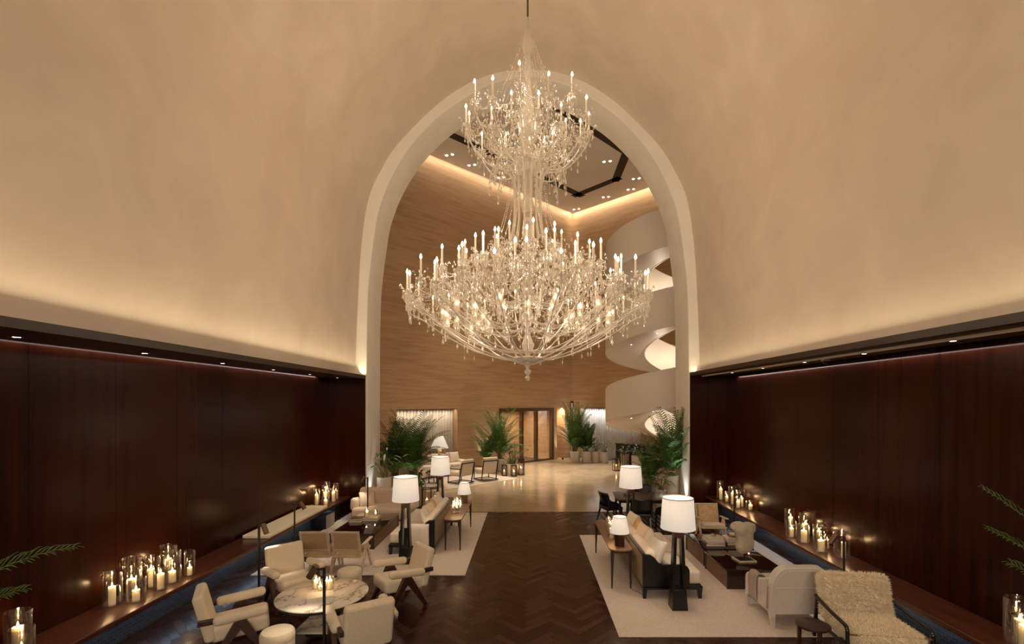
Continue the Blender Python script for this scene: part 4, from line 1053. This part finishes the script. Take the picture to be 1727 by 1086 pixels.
mb = MB(); mb.rbox((0,0,.02), (.28, .20, .035), .01, 2); o = mb.obj('folded_napkin', 'book_brown'); o.location = (2.78, 13.25, .755); tag(o, 'dark folded napkin lying on the dining table left of the lamp', 'napkin')

# ---- sofa / loveseat at the far end of the left rug
lv = thing('curved_loveseat', 'curved beige loveseat at the far end of the left rug, facing the camera', 'sofa', (-4.05, 13.72, 0), 0)
mb = MB(); mb.rbox((0, -.05, .22), (1.60, .86, .34), .10, 4); mb.obj('seat', 'blush_fabric', lv)
mb = MB(); mb.rbox((0, .30, .56), (1.62, .24, .56), .11, 4, 3); mb.obj('backrest', 'blush_fabric', lv)
for s in (-1, 1):
    mb = MB(); mb.M = T(s*.76, .02, .42) @ rotM(R(-8)); mb.rbox((0,0,0), (.22, .82, .36), .10, 4); mb.obj('armrest', 'blush_fabric', lv)
    for yy in (-.36, .30): mb = MB(); mb.cyl((s*.66, yy, 0), .03, .08, 12); mb.obj('foot', 'black_wood', lv)
pillow('plush beige pillow leaning on the left arm of the curved loveseat', (-4.52, 13.60, .57), (R(70), 0, R(30)), (.40, .40, .18), 'blush_fabric')

# ---- lanterns
def lantern(label, loc, w_=.26, h=.62, lit=True, hexa=False):
    t = thing('lantern', label, 'lantern', loc, R(12), 'bronze floor lanterns')
    mb = MB(); e = w_/2; b_ = .012
    for sx in (-1, 1):
        for sy in (-1, 1): mb.box(sx*e-b_, sx*e+b_, sy*e-b_, sy*e+b_, 0, h)
        for z in (.02, h-.02): mb.box(sx*e-b_, sx*e+b_, -e, e, z-b_, z+b_); mb.box(-e, e, sx*e-b_, sx*e+b_, z-b_, z+b_)
    fr_ = mb.obj('frame', 'black_metal', t)
    B(-e, e, -e, e, .01, .03).obj('floor_plate', 'black_metal', t)
    mb = MB()
    for s in (-1, 1): mb.box(s*e-.002, s*e+.002, -e, e, .03, h-.03); mb.box(-e, e, s*e-.002, s*e+.002, .03, h-.03)
    mb.obj('glass_panes', 'pane', t)
    mb = MB(); mb.tube([(-.05,0,h),(-.05,0,h+.06),(.05,0,h+.06),(.05,0,h)], .006, 5); mb.obj('handle', 'black_metal', fr_)
    if lit: candle(loc[0], loc[1], .031, .045, h*.38, 'lit candle in the '+label.replace('black metal ','').replace('small bronze ','small '), 'candles inside lanterns', 1.5)
    return t
lantern('black metal lantern beside the loveseat, leftmost of three', (-3.45, 15.1, .003), .28, .72)
lantern('black metal lantern behind the left sofa, middle of three', (-3.13, 15.0, .003), .26, .64)
lantern('black metal lantern behind the left sofa, rightmost of three', (-2.98, 15.5, .003), .24, .56)
lantern('small lantern left of the white planter near the doors', (-1.05, 21.6, .003), .20, .50)
lantern('small lantern right of the white planter near the doors', (-.62, 21.5, .003), .22, .50)
lantern('taller lantern nearest the glass doors', (-.30, 21.9, .003), .24, .75)
lantern('small bronze lantern on the open floor before the staircase', (4.25, 23.2, .003), .26, .60)
lantern('taller bronze lantern just behind the small one before the staircase', (4.75, 23.9, .003), .24, .80, False)

# ---- plants
def frond(mb, base, az, L, up0, droop, nl=22, lw=.022, ll=.34, rg=random, stem=None, twist=0):
    pts = []; n_ = 14; x, y, z = base; el = up0
    for k in range(n_+1):
        pts.append(Vector((x, y, z))); st_ = L/n_; el2 = el-droop*(k/n_)**1.3
        x += st_*math.cos(el2)*math.cos(az); y += st_*math.cos(el2)*math.sin(az); z += st_*math.sin(el2)
    if stem is not None: stem.tube([tuple(p) for p in pts], [.009*(1-.75*k/n_) for k in range(n_+1)], 4)
    for k in range(nl):
        f = .22+.77*k/(nl-1); i = f*n_; i0 = min(n_-1, int(i)); p = pts[i0].lerp(pts[i0+1], i-i0); t = (pts[i0+1]-pts[i0]).normalized()
        side = t.cross(Vector((0,0,1)));  side = side.normalized() if side.length > .05 else Vector((-math.sin(az), math.cos(az), 0))
        upv = side.cross(t).normalized(); l_ = ll*math.sin(PI*(.18+.75*f))**.8*rg.uniform(.85, 1.1)
        for s in (-1, 1):
            d = (side*s*1.0+t*.75+upv*.25).normalized(); w_ = t.cross(upv).normalized().cross(d); w_ = (t-d*t.dot(d)).normalized()*lw*.5
            q0 = p; q1 = p+d*l_*.45; q2 = p+d*l_*.8-Vector((0,0,l_*.10)); q3 = p+d*l_-Vector((0,0,l_*.24))
            k0 = len(mb.v); mb.v += [tuple(v) for v in (q0-w_*.3, q0+w_*.3, q1+w_, q1-w_, q2+w_*.8, q2-w_*.8, q3)]
            mb.f += [(k0, k0+1, k0+2, k0+3), (k0+3, k0+2, k0+4, k0+5), (k0+5, k0+4, k0+6)]
def pot(t, r, h, dark=False):
    po = MB().lathe([(0,0),(r*.86,0),(r*.9,.02),(r,h-.02),(r,h),(r*.9,h),(r*.88,h-.05),(0,h-.06)], 30).obj('pot', 'black_metal' if dark else 'pot_ceramic', t)
    MB().lathe([(r*.88,h-.052),(0,h-.045)], 20).obj('soil', 'soil', po)
def clampmb(mb, lim):
    if lim: mb.v = [(max(lim[0], min(lim[1], x)), max(lim[2], min(lim[3], y)), z) for x, y, z in mb.v]
def palm(label, loc, r, h, H, n_=16, mat='leaf', seed=0, spread=1.0, group='potted areca palms', ll=.34, dark=False, cat='potted palm', lim=None, lw=.034):
    t = thing('potted_palm', label, cat, loc, 0, group); rg = random.Random(seed); pot(t, r, h, dark)
    lf = MB(); sm = MB()
    for k in range(n_):
        az = 2*PI*k/n_*2.4+rg.uniform(-.3, .3); tier = k % 4
        L = (H-h)*(1.08, .95, .78, .60)[tier]*rg.uniform(.92, 1.1); e0 = R((86, 82, 76, 66)[tier]+rg.uniform(-4, 4))
        frond(lf, (rg.uniform(-1,1)*r*.45, rg.uniform(-1,1)*r*.45, h-.06), az, L, e0, R((45, 65, 85, 95)[tier])*spread*rg.uniform(.8, 1.2), 24, lw, ll, rg, sm)
    clampmb(lf, lim); clampmb(sm, lim)
    lf.obj('fronds', mat, t, smooth=0); sm.obj('stems', 'palm_stem', t); return t
def leafy(label, loc, r, h, H, n_=26, mat='leaf_dark', seed=0, lw=.09, ll=.32, group='leafy potted plants', dark=False, flowers=0, lim=None):
    t = thing('potted_plant', label, 'potted plant', loc, 0, group); rg = random.Random(seed); pot(t, r, h, dark)
    lf = MB(); sm = MB(); fl_ = MB()
    for k in range(n_):
        az = k*2.4+rg.uniform(-.3,.3); el = R(rg.uniform(35, 85)); L = (H-h)*rg.uniform(.4, .85)
        b_ = Vector((rg.uniform(-1,1)*r*.4, rg.uniform(-1,1)*r*.4, h-.05)); d = Vector((math.cos(el)*math.cos(az), math.cos(el)*math.sin(az), math.sin(el)))
        p = b_+d*L; sm.tube([tuple(b_), tuple(b_+d*L*.6+Vector((0,0,.01))), tuple(p)], .005, 4)
        d2 = Vector((math.cos(az), math.sin(az), rg.uniform(-.3, .7))).normalized(); sd = d2.cross(Vector((0,0,1))).normalized(); l_ = ll*rg.uniform(.7,1.1); w_ = lw*rg.uniform(.7,1.1)
        rows = []
        for f, ww in ((0,.05),(.15,.6),(.4,1),(.7,.75),(1,.03)):
            c_ = p+d2*l_*f-Vector((0,0,l_*.35*f*f)); u_ = sd.cross(d2)
            rows.append([tuple(c_-sd*w_*ww*.5+u_*w_*.12*ww), tuple(c_), tuple(c_+sd*w_*ww*.5+u_*w_*.12*ww)])
        lf.loft(rows, cap=False, close=False)
        if k < flowers: fl_.loft([[tuple(Vector(q)+Vector((0,0,.12))) for q in row] for row in rows], cap=False, close=False)
    clampmb(lf, lim); clampmb(sm, lim); clampmb(fl_, lim)
    lf.obj('leaves', mat, t, smooth=60); sm.obj('stems', 'palm_stem', t)
    if flowers: fl_.obj('flowers', 'book_white', t, smooth=60)
    return t
leafy('leafy plant with pale flowers in a tall white pot against the left arch jamb', (-4.52, 15.2, .003), .23, .95, 2.0, 34, 'leaf', 3, .07, .34, flowers=7, lim=(-.29, 9, -9, 9))
palm('very large dense areca palm in the left group behind the arch jamb', (-4.05, 17.0, .003), .30, .74, 2.9, 44, 'leaf', 5, 1.1, ll=.42, lim=(-9,9,-1.15,9))
palm('large areca palm between the jamb and the densest palm on the left', (-4.75, 17.3, .003), .28, .70, 2.75, 36, 'leaf_dark', 6, 1.1, ll=.40, lim=(-9,9,-1.45,9))
leafy('low broad-leaved plant in a white pot in front of the left palms', (-3.62, 16.2, .003), .22, .55, 1.25, 30, 'leaf_dark', 7, .10, .34)
palm('areca palm in a tall white pot against the right arch jamb', (4.55, 15.3, .003), .23, .98, 3.0, 34, 'leaf', 8, .85, ll=.36, lim=(-9,.265,-9,9))
palm('slender palm left of the right jamb palm, behind the broad-leaved pot', (4.15, 16.4, .003), .22, .55, 2.15, 16, 'leaf', 9, .9, ll=.28, lim=(-9,9,-.5,9))
leafy('broad-leaved plant in a white pot behind the dining chairs on the right', (3.75, 15.0, .003), .22, .55, 1.55, 34, 'leaf_dark', 10, .11, .40)
leafy('small arching plant in a white pot beside the right jamb pot', (4.08, 14.85, .003), .15, .62, 1.25, 16, 'leaf', 11, .09, .36, flowers=2, lim=(-9,.7,-9,9))
palm('tall areca palm in a white pot left of the glass doors', (-1.32, 23.2, .003), .27, .60, 2.95, 32, 'leaf', 12, .8, ll=.36, lw=.038)
palm('smaller bright palm standing left of the tall palm by the glass doors', (-1.95, 22.95, .003), .22, .50, 2.2, 20, 'leaf', 13, .9, ll=.30, lw=.038)
leafy('dark bushy plant in a low white planter in front of the glass doors', (-.72, 22.1, .003), .36, .50, 1.75, 70, 'leaf_dark', 14, .09, .26)
palm('tallest palm of the row in white pots by the lobby corner', (2.60, 26.5, .003), .28, .62, 3.05, 36, 'leaf', 15, .6, ll=.40, lw=.042)
palm('medium palm second in the row of white pots by the lobby corner', (3.20, 26.4, .003), .28, .62, 2.15, 26, 'leaf_dark', 16, .9, ll=.34, lw=.042)
leafy('low plant third in the row of white pots by the lobby corner', (3.72, 26.5, .003), .25, .60, 1.45, 30, 'leaf_dark', 17, .08, .30)
leafy('low plant at the right end of the row of white pots by the lobby corner', (4.15, 26.2, .003), .25, .60, 1.40, 30, 'leaf_dark', 18, .08, .30)
leafy('reddish-green plant in a white pot beneath the spiral staircase', (5.0, 24.9, .003), .24, .60, 1.30, 26, 'leaf', 19, .07, .30)
leafy('dark plant in a white pot beneath the staircase, right of the lanterns', (5.45, 24.2, .003), .26, .62, 1.45, 30, 'leaf_dark', 20, .09, .30)
PF = {-1: ((50, 1.536, 1.68, 2.15), (45, 1.536, 1.56, 1.65), (-20, 1.45, 1.3, 1.5), (250, 1.5, 1.2, 1.6), (300, 1.5, 1.4, 1.5), (80, 1.55, .9, 1.5)),
      1: ((133, 1.40, .84, 2.35), (139, 1.40, 1.02, 2.05), (123, 1.40, 1.14, 1.70), (290, 1.5, 1.2, 1.6), (240, 1.5, 1.4, 1.5), (190, 1.5, 1.3, 1.3))}
# palms beside the camera, only their arching tips reach the view
for s, nm, seed in ((-1, 'left', 31), (1, 'right', 32)):
    t = thing('potted_palm', 'palm beside the %s bench, its frond tips arching in at the %s edge' % (nm, nm), 'potted palm', (s*5.0, 3.55 if s < 0 else 3.7, 0), 0); pot(t, .24, .55)
    rg = random.Random(seed); lf = MB(); sm = MB()
    P0s = PF[s]
    for az, e0, dr_, L in P0s: frond(lf, (0, 0, .5), R(az), L, e0, dr_, 40, .017, .40, rg, sm)
    lf.obj('fronds', 'leaf', t, smooth=0); sm.obj('stems', 'palm_stem', t)
# uplights at the feet of the planting
def uplight(label, loc, target, power, col=(1, .93, .80), ang=70):
    t = thing('floor_uplight', label, 'uplight', loc, 0, 'small floor uplights')
    MB().lathe([(0,0),(.05,0),(.05,.10),(.04,.11),(.04,.085),(0,.085)], 16).obj('housing', 'black_metal', t)
    MB().cyl((0,0,.086), .038, .004, 14).obj('lens', 'lens', t)
    v = Vector(target)-Vector(loc); spot('beam', (0,0,.12), tuple(Vector((0,0,.12))+v), power, col, ang, .03, .9, t)
uplight('floor uplight washing the left arch jamb', (-4.70, 14.66, .004), (-4.86, 14.86, 1.8), 130, (.92, .97, 1), 48)
uplight('floor uplight washing the right arch jamb', (4.70, 14.66, .004), (4.86, 14.86, 1.8), 130, (.92, .97, 1), 48)
uplight('floor uplight behind the palms left of the glass doors', (-1.95, 24.0, .004), (-2.1, 24.4, 2.0), 120)
uplight('floor uplight at the wall right of the glass doors', (2.0, 27.7, .004), (1.95, 28.1, 2.0), 110)
uplight('floor uplight behind the palm row at the lobby corner', (2.85, 27.7, .004), (2.8, 28.5, 1.8), 110)
uplight('floor uplight behind the palms at the curtained recess', (-4.5, 18.2, .004), (-4.6, 19.2, 2.0), 70)
uplight('floor uplight in front of the densest palm on the left', (-3.95, 16.0, .004), (-4.2, 17.0, 1.9), 60, (1, .95, .84), 60)

# ---- lobby seating group, turned 45 degrees
rug('pale rug under the lobby seating group', -2.3, 2.3, -1.7, 1.7, z=.003, rz=math.atan2(LD.y, LD.x)); bpy.data.objects['rug.003'].location = (-3.25, 20.35, .004)
A45 = math.atan2(LN.y, LN.x)-PI/2   # +Y of the piece points along the wall normal
ls = thing('lobby_sofa', 'long cream sofa against the travertine wall below the curtain', 'sofa', (-3.95, 21.55, .018), A45)
mb = MB(); mb.rbox((0,0,.22), (2.5, .95, .30), .05, 3); mb.obj('seat_base', 'pale_fabric', ls)
for k in (-1, 0, 1): mb = MB(); mb.rbox((k*.74, .06, .44), (.73, .80, .16), .05, 3); mb.obj('seat_cushion', 'pale_fabric', ls)
mb = MB(); mb.rbox((0,-.42,.55), (2.5, .18, .55), .07, 3); mb.obj('backrest', 'pale_fabric', ls)
for s in (-1, 1): mb = MB(); mb.rbox((s*1.18, 0, .44), (.20, .95, .42), .08, 3); mb.obj('armrest', 'pale_fabric', ls)
for k in range(5):
    p = Vector((-3.95, 21.55, 0)) + (LD*-1)*(-.95+.48*k)*1.0 + LN*(-.22)
    pillow('cream pillow on the lobby sofa, %s from the left' % ordn[k], (p.x, p.y, .76), (R(68), 0, A45+PI+R((-8, 6, -4, 7, -6)[k])), (.46, .46, .16), ('pale_fabric', 'blush_fabric', 'pale_fabric', 'blush_fabric', 'pale_fabric')[k], 'pillows on the lobby sofa')
t = thing('lobby_floor_lamp', 'floor lamp with tapered white shade on a pale wooden post in the lobby seating group', 'floor lamp', (-3.42, 18.75, .018), 0)
mb = MB(); mb.box(-.06, .06, -.06, .06, 0, 1.52); mb.obj('post', 'tan_fabric', t, .004)
mb = MB(); mb.box(-.15, .15, -.15, .15, 0, .03); mb.obj('base', 'tan_fabric', t, .004)
o = MB().lathe([(.345,1.50),(.15,1.95)], 36).obj('lamp_shade', 'shade', t); so = o.modifiers.new('s', 'SOLIDIFY'); so.thickness = .004
point('lamp_light', (0,0,1.68), 30, WARM2, .05, t)
t = thing('lobby_coffee_table', 'small round dark table in front of the lobby sofa', 'table', (-3.75, 19.6, .018), 0)
MB().lathe([(0,.47),(.33,.47),(.34,.485),(.33,.50),(0,.50)], 32).obj('tabletop', 'dark_wood', t)
for k in range(4): a = PI/2*k+.4; mb = MB(); mb.bar((.24*math.cos(a), .24*math.sin(a), .47), (.26*math.cos(a), .26*math.sin(a), 0), .04); mb.obj('leg', 'dark_wood', t)
def lobby_chair(label, loc, rz):
    t = thing('lobby_armchair', label, 'armchair', loc, rz, 'black-framed lobby armchairs')
    mb = MB(); mb.rbox((0,.04,.40), (.66, .72, .18), .05, 3); mb.obj('seat', 'cream_fabric', t)
    mb = MB(); mb.M = T(0,-.34,.64) @ rotM(R(12)); mb.rbox((0,.02,.04), (.68, .14, .62), .06, 4); mb.obj('backrest', 'cream_fabric', t)
    mb = MB(); mb.M = T(0,-.34,.64) @ rotM(R(12))
    for s in (-1, 1): mb.box(s*.35-.014, s*.35+.014, -.07, -.03, -.60, .24)
    mb.box(-.35, .35, -.07, -.03, .20, .24); mb.obj('back_frame', 'black_wood', t)
    for s in (-1, 1):
        mb = MB(); mb.bar((s*.36, -.34, .62), (s*.36, .36, .60), .045, .03); mb.obj('armrest', 'black_wood', t)
        mb = MB(); mb.bar((s*.36, .34, .60), (s*.36, .34, 0), .03); mb.bar((s*.36, -.42, .05), (s*.36, .40, .05), .03); mb.obj('leg', 'black_wood', t)
    mb = MB(); mb.bar((-.36, -.42, .05), (.36, -.42, .05), .03); mb.bar((-.36, .36, .05), (.36, .36, .05), .03); mb.obj('stretcher', 'black_wood', t)
    return t
lb = lobby_chair('black-framed cream armchair in the lobby, the left one behind the floor lamp', (-2.72, 19.6, .018), A45+PI+R(8))
dup(lb, (-1.78, 20.4, .018), A45+PI+R(-8), 'black-framed cream armchair in the lobby, the right one nearer the doors')
# ---- steel post, bar counter and bar stool under the stairs
t = thing('steel_post', 'slim grey steel light column standing behind the tallest palm', 'column', (2.52, 27.6, .003)); MB().cyl((0,0,0), .13, 3.25, 24).obj('shaft', 'silver', t); MB().cyl((0,0,3.25), .10, .10, 24).obj('cap', 'black_metal', t)
t = thing('bar_counter', 'black bar counter in front of the cool-lit curtain beneath the staircase', 'bar counter', on(RD, RN, 4.85, .50)+(.003,), math.atan2(RD.y, RD.x))
mb = MB(); mb.box(-1.25, 1.25, -.30, .30, 0, 1.06); mb.obj('body', 'black_wood', t, .01); mb = MB(); mb.rbox((0,0,1.085), (2.6, .66, .05), .01, 2); mb.obj('countertop', 'dark_lacquer', t)
for k, (tt, lb_) in enumerate(((4.0, 'left'), (4.8, 'middle'), (5.6, 'right'))):
    p = on(RD, RN, tt, 1.10)
    t = thing('bar_stool', 'black bar stool at the counter under the stairs, %s one' % lb_, 'bar stool', p+(.003,), 0, 'black bar stools')
    MB().lathe([(0,.72),(.18,.72),(.19,.76),(.17,.79),(0,.79)], 20).obj('seat', 'black_wood', t)
    for j in range(4): a = PI/2*j+.5; mb = MB(); mb.bar((.13*math.cos(a), .13*math.sin(a), .72), (.2*math.cos(a), .2*math.sin(a), 0), .03); mb.obj('leg', 'black_wood', t)
# ---- thin cord trailing from the right console lamp
mb = MB(); mb.tube(cr([(1.80,8.66,.70),(1.90,8.70,.45),(1.86,8.62,.12),(1.82,8.52,.022),(1.90,8.35,.020),(1.98,8.2,.020)], 5), .004, 5); o = mb.obj('power_cord', 'black_metal'); tag(o, 'thin black cord trailing from the right console lamp to the rug', 'cord')
